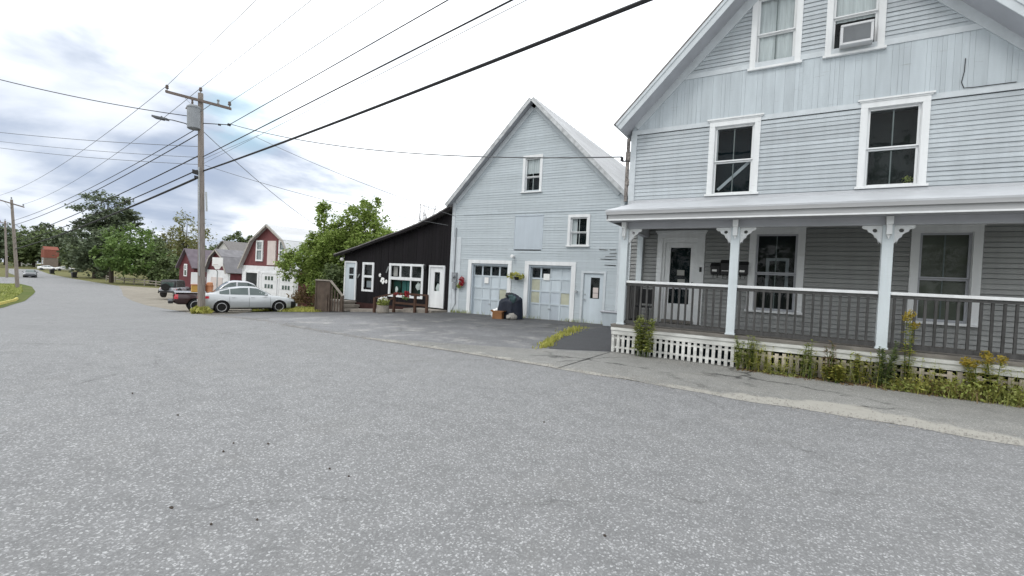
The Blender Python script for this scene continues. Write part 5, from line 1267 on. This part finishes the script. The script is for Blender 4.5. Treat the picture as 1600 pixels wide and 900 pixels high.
# ------------------------------------------------------------------ trees
def tree(name, label, base, crown, leaf, size, clumps, per, trunk_r, seed, group=None, cr=.26, flat=0., shell=.35, limbs=9, cat='tree', lift=.25):
    "crown: list of (dx, dy, z, rx, ry, rz) lobes above the base"
    base = Vector(base); T = thing(name, label, cat, base, group); q = random.Random(seed)
    mb = MB(); lob = crown; vol = [l[3]*l[4]*l[5] for l in lob]; tot = sum(vol); cl = []
    for _ in range(clumps):
        u = q.random()*tot; i = 0
        while u > vol[i] and i < len(vol)-1: u -= vol[i]; i += 1
        l = lob[i]
        while True:
            p = Vector((q.uniform(-1, 1), q.uniform(-1, 1), q.uniform(-1, 1)))
            if shell < p.length < 1: break
        c = base+Vector((l[0]+p.x*l[3], l[1]+p.y*l[4], l[2]+p.z*l[5])); rr = cr*(l[3]*l[5])**.5*q.uniform(.5, 1.15)
        cl.append((c, rr))
        for _ in range(int(per*q.uniform(.6, 1.3))):
            v = Vector((q.gauss(0, .5), q.gauss(0, .5), q.gauss(0, .5)*(1-flat)))
            a = Vector((q.gauss(0, 1), q.gauss(0, 1), q.gauss(0, .6))).normalized(); b = a.cross(Vector((q.gauss(0, .5), q.gauss(0, .5), 1))).normalized()
            s = size*q.uniform(.5, 1.3); pc_ = c+v*rr; n = a.cross(b)*(s*.1)
            mb.add([pc_-a*s*.5, pc_+b*s*.33+n, pc_+a*s*.5, pc_-b*s*.33-n], [(0, 1, 2), (0, 2, 3)])
    top = max(l[2]+l[5]*.5 for l in lob)
    t = MB(); bend = Vector((q.uniform(-.3, .3), q.uniform(-.3, .3), 0))
    t.tube([base-Vector((0, 0, .4)), base+Vector((0, 0, top*.3))+bend*.4, base+bend+Vector((0, 0, top*.6)), base+bend+Vector((0, 0, top))], [trunk_r*1.25, trunk_r, trunk_r*.6, trunk_r*.15], 9)
    for i in range(limbs):
        c, rr = cl[q.randrange(len(cl))]; zz = max(top*lift, min(top*.85, (c.z-base.z)*.6)); s0 = base+bend*min(1, zz/top*1.6)+Vector((0, 0, zz))
        m_ = s0.lerp(c, .5)+Vector((0, 0, .05*(c-s0).length)); t.tube([s0, m_, c], [trunk_r*.45, trunk_r*.28, trunk_r*.06], 6)
    t.build('trunk', 'bark', T); mb.build('crown', leaf, T); return T
def ground_at(x, y, d):
    p = at(x, y, d); return Vector((p.x, p.y, g(p.x)))
G1 = 'trees beyond the road'
b = ground_at(165, 440, 104)
tree('pine_tree', 'tallest dark green tree with a broad ragged crown beyond the road', b, [(-.5, 0, 14.3, 6.6, 5.5, 4.8), (3.4, 0, 12.2, 5., 5, 3.6), (-3, 0, 11.2, 4.8, 5, 3.4)], 'leafdark', .6, 150, 80, .5, 1, G1, cr=.27, flat=.5, shell=.2)
b = ground_at(148, 440, 98)
tree('dark_tree', 'dark rounded tree with low skirts in front of the tallest tree', b, [(-2.4, 0, 5.2, 5.6, 4.5, 5.2), (3.6, 1, 5.5, 4.8, 4, 4.6)], 'leafdark', .75, 90, 75, .4, 2, G1, cr=.30, shell=.3)
b = ground_at(174, 441, 82)
tree('maple_tree', 'bright green maple with a short dark trunk at the edge of the meadow', b, [(4.2, 1, 6.8, 5.0, 4, 3.1), (1.2, 0, 4.8, 3.4, 3, 2.0), (8.0, 1, 4.8, 3.8, 3.5, 2.6), (4.2, 0, 3.8, 5.2, 3.6, 1.7)], 'leafmaple', .55, 100, 75, .3, 3, G1, cr=.30, shell=.3)
b = ground_at(250, 438, 80)
tree('bushy_tree', 'dark green bushy tree close beside the narrow red house', b, [(0, 0, 3.0, 3.4, 3, 2.9), (-3.6, 0, 2.6, 2.8, 3, 2.4), (3.2, 0, 2.4, 2.4, 3, 2.0)], 'leafolive', .5, 70, 75, .2, 4, G1, cr=.32)
b = ground_at(292, 436, 98)
tree('thin_tree', 'thin yellowish tree with see-through crown above the red house', b, [(-.5, 0, 10.5, 3.8, 3.5, 4.2), (-5., 0, 9.2, 2.8, 3, 2.6), (4, 0, 8.8, 3., 3, 3.2), (0, 0, 6, 4, 3, 2.5)], 'leafpale', .5, 75, 44, .25, 5, G1, cr=.28, limbs=22)
b = ground_at(372, 430, 120)
tree('round_tree', 'dark round tree far behind the gap between the red barns', b, [(0, 0, 9.0, 3.8, 3.5, 3.9), (-5.5, 0, 6.5, 4.0, 3.5, 3.2), (4.5, 0, 6.4, 3.8, 3.5, 3.2)], 'leafolive', .7, 80, 70, .35, 6, G1)
b = ground_at(455, 425, 125)
tree('round_tree', 'dark tree top just showing above the pale roof of the large red barn', b, [(0, 0, 11.2, 4.4, 3.5, 2.4), (4, 0, 9.5, 3.6, 3.5, 3.0)], 'leafdark', .7, 60, 70, .35, 7, G1, flat=.4)
# bright trees between the red barn and the annex
b = ground_at(500, 470, 34)
tree('ash_tree', 'bright green pointed tree covering the right end of the red barn', b, [(.1, 0, 6.0, .85, .9, 1.9), (.2, 0, 4.2, 1.5, 1.4, 1.6), (-2.1, -.4, 3.0, 1.9, 1.5, 1.25), (-.8, 0, 4.1, 1.3, 1.3, 1.2), (1.7, 0, 5.0, 1.0, 1.0, 1.2), (1.4, 0, 3.8, 1.6, 1.5, 1.7), (.2, 0, 2.0, 2.3, 1.5, 1.3)], 'leafbright', .2, 330, 95, .12, 8, 'bright green trees behind the shop', cr=.30, shell=.2)
b = ground_at(566, 470, 33)
tree('ash_tree', 'taller bright green tree rising behind the dark annex roof', b, [(.5, 0, 6.4, 1.2, 1.2, 1.5), (-.7, 0, 5.9, 1.3, 1.2, 1.6), (.3, 0, 4.6, 2.6, 1.7, 1.6), (1.9, 0, 4.5, 1.2, 1.2, 1.2), (-1.6, 0, 4.2, 1.5, 1.3, 1.8), (-.9, 0, 3.0, 2.6, 1.5, 1.6)], 'leafbright', .2, 300, 95, .13, 9, 'bright green trees behind the shop', cr=.28, shell=.2)
b = ground_at(535, 470, 30.8)
tree('leafy_bush', 'dark leafy bush behind the boarded step panel', b, [(-.6, 0, 1.5, 1.6, .9, 1.5), (1.0, 0.2, 1.6, 1.3, .8, 1.5)], 'leafolive', .24, 70, 70, .08, 10, None, cr=.34, cat='bush')
b = ground_at(482, 474, 35.5)
tree('dry_bush', 'brownish dry brush at the foot of the bright green trees', b, [(0, 0, .7, 1.9, .8, .7)], 'leafbrown', .2, 30, 70, .04, 11, None, cr=.4, cat='bush')
# bare twigs over the annex roof
for i, (px, py, s) in enumerate(((676, 300, 12), (655, 318, 13))):
    q = random.Random(40+i); b = ground_at(px, 420, 30+i*2); k = thing('bare_tree', ('tallest bare twigs standing up behind the annex roof ridge', 'thin bare twigs left of the taller ones behind the annex roof')[i], 'tree', b, 'bare trees behind the annex')
    t = MB(); topz = at(px, py, 30+i*2).z
    for j in range(9):
        o = Vector((q.uniform(-.9, .9), q.uniform(-.5, .5), 0)); hh = (topz-b.z)*q.uniform(.82, 1.03); l = Vector((q.uniform(-.4, .4), q.uniform(-.4, .4), 0))
        p = [b+o*.4, b+o*.7+l*.4+Vector((0, 0, hh*.5)), b+o+l*.8+Vector((0, 0, hh*.8)), b+o+l*1.4+Vector((0, 0, hh))]; t.tube(p, [.05, .035, .02, .006], 6)
        for m_ in range(6):
            u = q.uniform(.5, .95); s0 = p[1].lerp(p[3], (u-.5)*2); t.tube([s0, s0+Vector((q.uniform(-.4, .4), q.uniform(-.4, .4), q.uniform(.2, .7)))], [.014, .004], 5)
    t.build('trunk', 'twig', k)
# distant trees: a few kinds, each placed as its own tree
far_lab = ['bushy far tree left of the leaning pole', 'low olive tree behind the far white house', 'far tree over the side road, tallest at the left edge', 'dark far tree right of the leaning pole', 'far tree behind the orange and grey house', 'dark far tree with flat top above the road end', 'far tree between the flat topped one and the tall dark tree', 'mid green tree just beyond the far road bend', 'small dark tree beneath the skirts of the dark rounded tree', 'dark tree behind the thin yellowish tree', 'olive tree behind the pale house', 'far tree seen between pole and red barn', 'green tree left of the dark round tree', 'distant tree behind the small red garage']
spots = [(-14, 385, 150, 1.15, 0), (30, 392, 172, .8, 1), (8, 372, 190, 1.3, 0), (52, 380, 180, 1.1, 1), (92, 375, 230, 1.35, 1), (68, 350, 230, 1.75, 0), (108, 372, 175, 1.05, 0), (46, 400, 205, .8, 1), (122, 405, 140, .7, 1), (240, 390, 150, .95, 0), (262, 390, 120, .8, 1), (338, 390, 150, .85, 0), (352, 392, 125, .72, 1), (322, 392, 110, .6, 1)]
prot = []
for kx, lm in ((0, 'leafdark'), (1, 'leafolive')):
    prot.append(None)
for i, (px, py, d, sc, kd) in enumerate(spots):
    b = ground_at(px, 425, d)
    if prot[kd] is None:
        prot[kd] = tree('far_tree', far_lab[i], b, [(0, 0, 8.5, 4.6, 4.2, 5.0), (-3.2, 1, 6.4, 4, 3.6, 4.2), (3.4, -.5, 6.2, 4, 3.6, 4.0), (0, 0, 4, 5, 4, 3)], ('leafdark', 'leafolive')[kd], .85, 110, 62, .4, 60+kd, 'distant trees', cr=.3); o = prot[kd]
    else:
        o = copy_tree(prot[kd]); o.location = b; o['label'] = far_lab[i]; o.rotation_euler = (0, 0, i*1.3)
    o.scale = (sc, sc, sc*(1+.12*math.sin(i*2.3)))
# distant woods closing the view all round
t = MB(); q = random.Random(99)
for i in range(300):
    an = R(-14+200*i/300+q.uniform(-.4, .4)); dd = q.uniform(235, 300); x, y = dd*math.cos(an), dd*math.sin(an)
    hh = q.uniform(8, 16)
    for j in range(70):
        v = Vector((q.gauss(0, 3.2), q.gauss(0, 3.2), 0)); z = hh*(1-abs(q.gauss(0, .42)))*(1-.1*v.length/3)
        a = Vector((q.gauss(0, 1), q.gauss(0, 1), q.gauss(0, .6))).normalized(); bb = a.cross(Vector((q.gauss(0, .5), q.gauss(0, .5), 1))).normalized(); s = q.uniform(1., 2.4); p = Vector((x, y, g(x)+max(.5, z)))+v
        t.add([p-a*s*.5, p+bb*s*.35, p+a*s*.5, p-bb*s*.35], [(0, 1, 2, 3)])
stuff(t.build('distant_woods', 'leafolive'), 'distant wooded skyline of dark green trees', 'woods')
t = MB(); q = random.Random(98)     # wood across the road behind the viewer
for i in range(90):
    an = R(190+160*i/90); dd = q.uniform(44, 72); x, y = dd*math.cos(an), dd*math.sin(an); hh = q.uniform(10, 21)
    for j in range(230):
        v = Vector((q.gauss(0, 3.2), q.gauss(0, 3.2), 0)); z = hh*(1-abs(q.gauss(0, .42)))
        a = Vector((q.gauss(0, 1), q.gauss(0, 1), q.gauss(0, .6))).normalized(); bb = a.cross(Vector((q.gauss(0, .5), q.gauss(0, .5), 1))).normalized(); s = q.uniform(.6, 1.3); p = Vector((x, y, max(.5, z)))+v
        t.add([p-a*s*.5, p+bb*s*.35, p+a*s*.5, p-bb*s*.35], [(0, 1, 2, 3)])
stuff(t.build('roadside_woods', 'leafolive'), 'wood on the far side of the road behind the viewer', 'woods')

# ------------------------------------------------------------------ weeds and grass
def weed(name, label, x, y, hgt, wid, n, leaf, seed, stems=4, flower=None, cat='weed', size=.1):
    q = random.Random(seed); z = g(x); k = thing(name, label, cat, (x, y, z), 'weeds along the porch')
    t = MB(); lf = MB(); heads = []
    for s in range(stems):
        o = Vector((x+q.uniform(-.3, .3)*wid, y+q.uniform(-.12, .12), z)); tip = o+Vector((q.uniform(-.35, .35)*wid, q.uniform(-.2, .08), hgt*q.uniform(.75, 1.)))
        m_ = o.lerp(tip, .5)+Vector((q.uniform(-.04, .04), 0, 0)); t.tube([o, m_, tip], [.009, .007, .003], 5)
        for i in range(n):
            u = q.uniform(.08, 1)**.8; p = o.lerp(tip, u); an = q.uniform(0, 6.28); ln = size*q.uniform(.6, 1.5)*(1.15-.5*u)
            d = Vector((math.cos(an), math.sin(an), q.uniform(-.1, .8))).normalized(); sd = d.cross(Vector((0, 0, 1))).normalized()*ln*.22
            lf.add([p, p+d*ln*.5+sd, p+d*ln-Vector((0, 0, ln*.15)), p+d*ln*.5-sd], [(0, 1, 2), (0, 2, 3)])
        if flower:
            fl = MB(); heads.append(fl); leafs(fl, tip+Vector((0, 0, -.03)), (.085, .06, .07), 90, .04, seed+s)
    t.build('stem', 'stem', k); lf.build('leaves', leaf, k)
    for fl in heads: fl.build('flower_head', flower, k)
    return k
WY = 10.42
weed('tall_weed', 'tall leafy green weed against the white lattice near the porch corner', -2.83, WY, .98, .5, 120, 'leafweed', 1, 7, size=.12)
weed('goldenrod', 'tall goldenrod with a yellow flower head right of the third porch post', 1.72, WY, 1.42, .16, 60, 'leafyellow', 2, 3, 'leafgold', 'wildflower')
weed('tall_weed', 'clump of thin green weeds where white lattice meets stained pickets', -.78, WY, .72, .6, 42, 'leafweed', 3, 8)
weed('tall_weed', 'dark weedy stalks standing in front of the third porch post', 1.42, WY, .82, .32, 70, 'leafolive', 4, 7)
weed('yellow_weed', 'yellowish bushy weed low in front of the stained pickets', .72, WY-.1, .36, .34, 70, 'leafyellow', 5, 9)
weed('tall_weed', 'slim green weed between the two middle porch posts', .28, WY, .72, .3, 45, 'leafweed', 6, 5)
weed('tall_weed', 'reddish dry stalk weed among the stained pickets', .66, WY, .78, .25, 40, 'leafbrown', 7, 4)
weed('goldenrod', 'yellow tipped weed near the right edge of the photo', 2.72, WY, .78, .5, 60, 'leafyellow', 8, 6, 'leafgold', 'wildflower')
weed('tall_weed', 'thin weed right of the yellow bushy one', 1.08, WY, .6, .25, 45, 'leafyellow', 9, 4)
def blades(mb, x, y, z, hgt, q, wd=.006, lean=.5):
    an = q.uniform(0, 6.28); d = Vector((math.cos(an)*lean, math.sin(an)*lean-.1, 1))*hgt; w = Vector((-math.sin(an), math.cos(an), 0))*wd; p = Vector((x, y, z))
    md = p+Vector((d.x*.35, d.y*.35, d.z*.6)); mb.add([p-w, p+w, md+w*.8, p+d, md-w*.8], [(0, 1, 2, 4), (4, 2, 3)])
t = MB(); t2 = MB(); t3 = MB()
q = random.Random(15)
for i in range(58):
    x = interp(q.random(), [0, .16, 1], [-.9, 1.4, 3.9]); d = interp(x, [-1, .8, 1.5, 1.9, 3.9], [.05, .07, .14, .30, .42])*q.uniform(.7, 1.2); z = g(x); y = WY-.02-q.uniform(0, d*.5)
    k_ = q.random(); m_ = t if k_ < .55 else t2 if k_ < .78 else t3
    leafs(m_, (x, y, z+d*.42), (.2, .15, d*.56), 80, .05, 200+i)
    for j in range(13): blades(t3 if q.random() < .35 else (t if q.random() < .6 else t2), x+q.gauss(0, .13), y+q.gauss(0, .07), z, d*q.uniform(.6, 1.3), q, .0045, .8)
for i in range(210):
    x = interp(q.random(), [0, .5, 1], [-.95, 1.3, 3.9]); y = WY+.06-abs(q.gauss(0, .10)); hgt = q.uniform(.18, .62)*(1 if x < 1.4 else 1.05); mm_ = t3 if q.random() < .55 else t
    lx, ly = q.uniform(-.14, .14), q.uniform(-.10, .03); p0 = Vector((x, y, g(x))); p1 = p0+Vector((lx, ly, hgt)); w_ = Vector((.0035, 0, 0)); mm_.add([p0-w_, p0+w_, p1+w_*.4, p1-w_*.4], [(0, 1, 2, 3)])
    for j in range(int(9+hgt*26)):
        u = q.uniform(.15, 1); p = p0.lerp(p1, u); an = q.uniform(0, 6.28); ln = q.uniform(.035, .085); d = Vector((math.cos(an), math.sin(an), q.uniform(-.2, .7))).normalized()*ln; sd = Vector((-math.sin(an), math.cos(an), 0))*ln*.17
        mm_.add([p, p+d*.5+sd, p+d, p+d*.5-sd], [(0, 1, 2), (0, 2, 3)])
for i in range(900):
    x = q.uniform(-.9, 3.9); y = WY+.12-abs(q.gauss(0, .16)); leafs(t2, (x, y, g(x)+.012), (.03, .03, .012), 2, .05, 4000+i)
stuff(t.build('weed_bed', 'leafweed'), 'low tangled green weeds growing along the foot of the porch pickets', 'weeds')
stuff(t2.build('dry_weed_bed', 'leafbrown'), 'low brown dry weeds and litter along the foot of the porch pickets', 'weeds')
stuff(t3.build('tall_grass', 'leafyellow'), 'yellowish grass stalks mixed into the weeds below the porch', 'grass')
t = MB(); q = random.Random(16)
S = [(-4.95, 9.75, .03), (-5.3, 10.6, .06), (-5.62, 11.7, .09), (-5.9, 12.9, .2), (-6.2, 14.2, .32), (-6.5, 15.4, .22)]
for (a, b_) in zip(S[:-1], S[1:]):
    for j in range(230):
        u = q.random(); x = a[0]+(b_[0]-a[0])*u+q.gauss(0, .5)*(a[2]+(b_[2]-a[2])*u); y = a[1]+(b_[1]-a[1])*u+q.gauss(0, .2); hgt = q.uniform(.03, .11); an = q.uniform(0, 6.28)
        d = Vector((math.cos(an)*.4, math.sin(an)*.4, 1))*hgt; w = Vector((-math.sin(an), math.cos(an), 0))*.014; p = Vector((x, y, g(x)+.01))
        t.add([p-w, p+w, p+d*.6+w*.7+Vector((0, 0, 0)), p+d, p+d*.6-w*.7], [(0, 1, 2, 4), (4, 2, 3)])
stuff(t.build('driveway_grass', 'leafyellow'), 'strip of yellow green grass growing in the forecourt crack', 'grass')
# grass blades along the near verge edges
t = MB(); q = random.Random(17)
for j in range(5200):
    x = q.uniform(-30, -22.4); y = interp(x, [-30, -28, -24.6, -22.2], [17, 15.9, 15.8, 16.2])+q.random()**1.5*9
    hgt = q.uniform(.06, .2); an = q.uniform(0, 6.28); d = Vector((math.cos(an)*.5, math.sin(an)*.5, 1))*hgt; w = Vector((-math.sin(an), math.cos(an), 0))*.03; p = Vector((x, y, g(x)+.0))
    t.add([p-w, p+w, p+d], [(0, 1, 2)])
stuff(t.build('verge_grass', 'leafyellow'), 'bright mown grass between the parked sedan and the annex steps', 'grass')
t = MB(); q = random.Random(18)
for j in range(5000):
    x = q.uniform(-88, -45); y = interp(x, [-92, -83, -70.6, -65.6, -55.8, -49.2, -42.8], [19.5, 18.7, 16.2, 14.9, 12.2, 10.1, 8.2])-1.0-q.random()**1.6*9
    hgt = q.uniform(.08, .25); an = q.uniform(0, 6.28); d = Vector((math.cos(an)*.5, math.sin(an)*.5, 1))*hgt; w = Vector((-math.sin(an), math.cos(an), 0))*.07; p = Vector((x, y, g(x)+.02))
    t.add([p-w, p+w, p+d], [(0, 1, 2)])
stuff(t.build('island_grass', 'leafweed'), 'green grass covering the island with the leaning pole', 'grass')
t = MB(); q = random.Random(23)
def pebble(x, y, z, s):
    k_ = [q.uniform(.6, 1.3) for _ in range(6)]
    t.add([(x+s*k_[0], y, z), (x, y+s*k_[1], z), (x-s*k_[2], y, z), (x, y-s*k_[3], z), (x, y, z+s*.7*k_[4])], [(0, 1, 4), (1, 2, 4), (2, 3, 4), (3, 0, 4)])
for i in range(4200):
    x = q.uniform(-13, 4); y = ROADR(x)+q.gauss(0, .10)+(.35*abs(q.gauss(0, 1)) if x > -4 and q.random() < .4 else 0); pebble(x, y, g(x)+.012, q.choice((.005, .007, .009, .013)))
for i in range(900):
    x = q.uniform(-25, -13); pebble(x, ROADR(x)+q.gauss(0, .2), g(x)+.008, q.uniform(.008, .018))
for i in range(900):
    x = q.uniform(-3.6, 4); pebble(x, 10.55-abs(q.gauss(0, .35)), g(x)+.008, q.choice((.005, .008, .012)))
for i in range(700):
    x = q.uniform(-14.5, -6); pebble(x, 17.85-abs(q.gauss(0, .15)), g(x)+.008, q.choice((.006, .01, .014)))
stuff(t.build('loose_gravel', 'concrete'), 'loose gravel crumbs along the broken asphalt edges', 'gravel')
# low weeds in the edges and cracks
t = MB()
for i in range(130):
    x = q.uniform(-14.4, -5.9); y = 17.84-abs(q.gauss(0, .04)); 
    if -13.2 < x < -11.2 or -10 < x < -8.1 or -7.4 < x < -6.6: 
        if q.random() < .8: continue
    for j in range(5): blades(t, x+q.gauss(0, .05), y, g(x)+.005, q.uniform(.05, .2), q, .006, .7)
stuff(t.build('wall_foot_grass', 'leafweed'), 'thin grass growing at the foot of the pale barn wall', 'grass')
# bits of dark debris on the road
t = MB(); q = random.Random(19)
for px, py in ((207, 615), (278, 649), (349, 706), (419, 694), (515, 733), (268, 794), (330, 820), (402, 813), (365, 693), (545, 745), (850, 660), (945, 838)):
    v = CR*((px-800)/FPX)+CD*((py-450)/FPX)+CF; kk = EYE/-v.z; c = Vector((v.x*kk, v.y*kk, .004)); s = q.uniform(.008, .017)
    t.blob((c.x, c.y, .004), (s, s*.6, .008), int(px), .3, 8, 5)
stuff(t.build('road_debris', 'bark'), 'small dark bits of debris scattered on the asphalt road', 'debris')

# ------------------------------------------------------------------ sky and sun
w = bpy.data.worlds.new('World'); scn.world = w; w.use_nodes = True; nt = w.node_tree
CLOUD_X, CLOUD_Y = 22.2, 7.4
bg = nt.nodes['Background']; bg.inputs[1].default_value = .1
SUN_EL, SUN_AZ = R(52), R(200)
sky = nt.nodes.new('ShaderNodeTexSky'); sky.sky_type = 'NISHITA'; sky.sun_disc = False; sky.sun_elevation = SUN_EL; sky.sun_rotation = SUN_AZ
tc = nt.nodes.new('ShaderNodeTexCoord'); sp = nt.nodes.new('ShaderNodeSeparateXYZ'); nt.links.new(tc.outputs['Generated'], sp.inputs[0])
def m(op, a, b=None, c=None):
    n = nt.nodes.new('ShaderNodeMath'); n.operation = op; n.use_clamp = False
    for i, v in enumerate((a, b, c)):
        if v is None: continue
        if isinstance(v, (int, float)): n.inputs[i].default_value = v
        else: nt.links.new(v, n.inputs[i])
    return n.outputs[0]
X, Y, Z = sp.outputs
den = m('ADD', m('MAXIMUM', Z, 0.), .22)
cv = nt.nodes.new('ShaderNodeCombineXYZ'); nt.links.new(m('ADD', m('DIVIDE', X, den), CLOUD_X), cv.inputs[0]); nt.links.new(m('ADD', m('DIVIDE', Y, den), CLOUD_Y), cv.inputs[1])
n1 = nd(nt, 'ShaderNodeTexNoise', Scale=1.35, Detail=6, Roughness=.52, Distortion=.25); nt.links.new(cv.outputs[0], n1.inputs['Vector'])
n2 = nd(nt, 'ShaderNodeTexNoise', Scale=4.2, Detail=6, Roughness=.55); nt.links.new(cv.outputs[0], n2.inputs['Vector'])
hl = m('SQRT', m('ADD', m('MULTIPLY', X, X), m('MULTIPLY', Y, Y)))
ux, uy = -math.sin(R(31.3+47)), math.cos(R(31.3+47))
az = m('DIVIDE', m('ADD', m('MULTIPLY', X, ux), m('MULTIPLY', Y, uy)), m('MAXIMUM', hl, .01))
def sm(v, a, b):
    n = nt.nodes.new('ShaderNodeMapRange'); n.interpolation_type = 'SMOOTHSTEP'; n.clamp = True
    n.inputs['From Min'].default_value = a; n.inputs['From Max'].default_value = b; nt.links.new(v, n.inputs['Value']); return n.outputs[0]
elm = sm(Z, .40, .12); azm = sm(az, .76, .96)
low = sm(Z, .20, .07)
mask = m('MULTIPLY', azm, elm)
dens = m('ADD', m('MULTIPLY', mask, .66), m('MULTIPLY', m('SUBTRACT', n1.outputs['Fac'], .5), 1.55))
dens = m('ADD', dens, m('MULTIPLY', m('SUBTRACT', n2.outputs['Fac'], .5), .38))
dens = m('MULTIPLY', dens, sm(azm, 0., .25))
dv2 = (at(60, 175, 1)-Vector((0, 0, EYE))).normalized()
dot2 = m('ADD', m('ADD', m('MULTIPLY', X, dv2.x), m('MULTIPLY', Y, dv2.y)), m('MULTIPLY', Z, dv2.z))
dens = m('ADD', dens, m('MULTIPLY', sm(dot2, .95, .997), .48))
dk = sm(dens, .12, .82)
bright = mix(nt, sm(n2.outputs['Fac'], .35, .7), (15.6, 16.0, 16.4), (12.6, 13.1, 13.7))
shade = mix(nt, sm(n1.outputs['Fac'], .4, .68), (8.6, 9.1, 9.9), (4.0, 4.75, 6.15))
cloud = mix(nt, dk, bright, shade)
# little breaks of pale blue near the pole top
dv = at(385, 182, 1); dv = (dv-Vector((0, 0, EYE))).normalized()
dot = m('ADD', m('ADD', m('MULTIPLY', X, dv.x), m('MULTIPLY', Y, dv.y)), m('MULTIPLY', Z, dv.z))
gap = m('MULTIPLY', sm(dot, .9965, .9996), sm(n2.outputs['Fac'], .3, .5))
blue = mix(nt, .75, sky.outputs[0], (6.0, 11.0, 12.2))
full = mix(nt, m('MULTIPLY', gap, .3), cloud, blue)
full = mix(nt, .96, sky.outputs[0], full)
nt.links.new(full, bg.inputs[0])
sl = bpy.data.lights.new('sun', 'SUN'); sl.energy = .8; sl.angle = R(14); sl.color = (1, .96, .9)
so = bpy.data.objects.new('sun', sl); COL.objects.link(so)
sdv = Vector((math.sin(SUN_AZ)*math.cos(SUN_EL), math.cos(SUN_AZ)*math.cos(SUN_EL), math.sin(SUN_EL)))
so.rotation_euler = sdv.to_track_quat('Z', 'Y').to_euler(); so.location = (0, 0, 60)
vs = scn.view_settings; vs.view_transform = 'Standard'; vs.look = 'None'; vs.gamma = 1; vs.use_curve_mapping = False; vs.exposure = .22
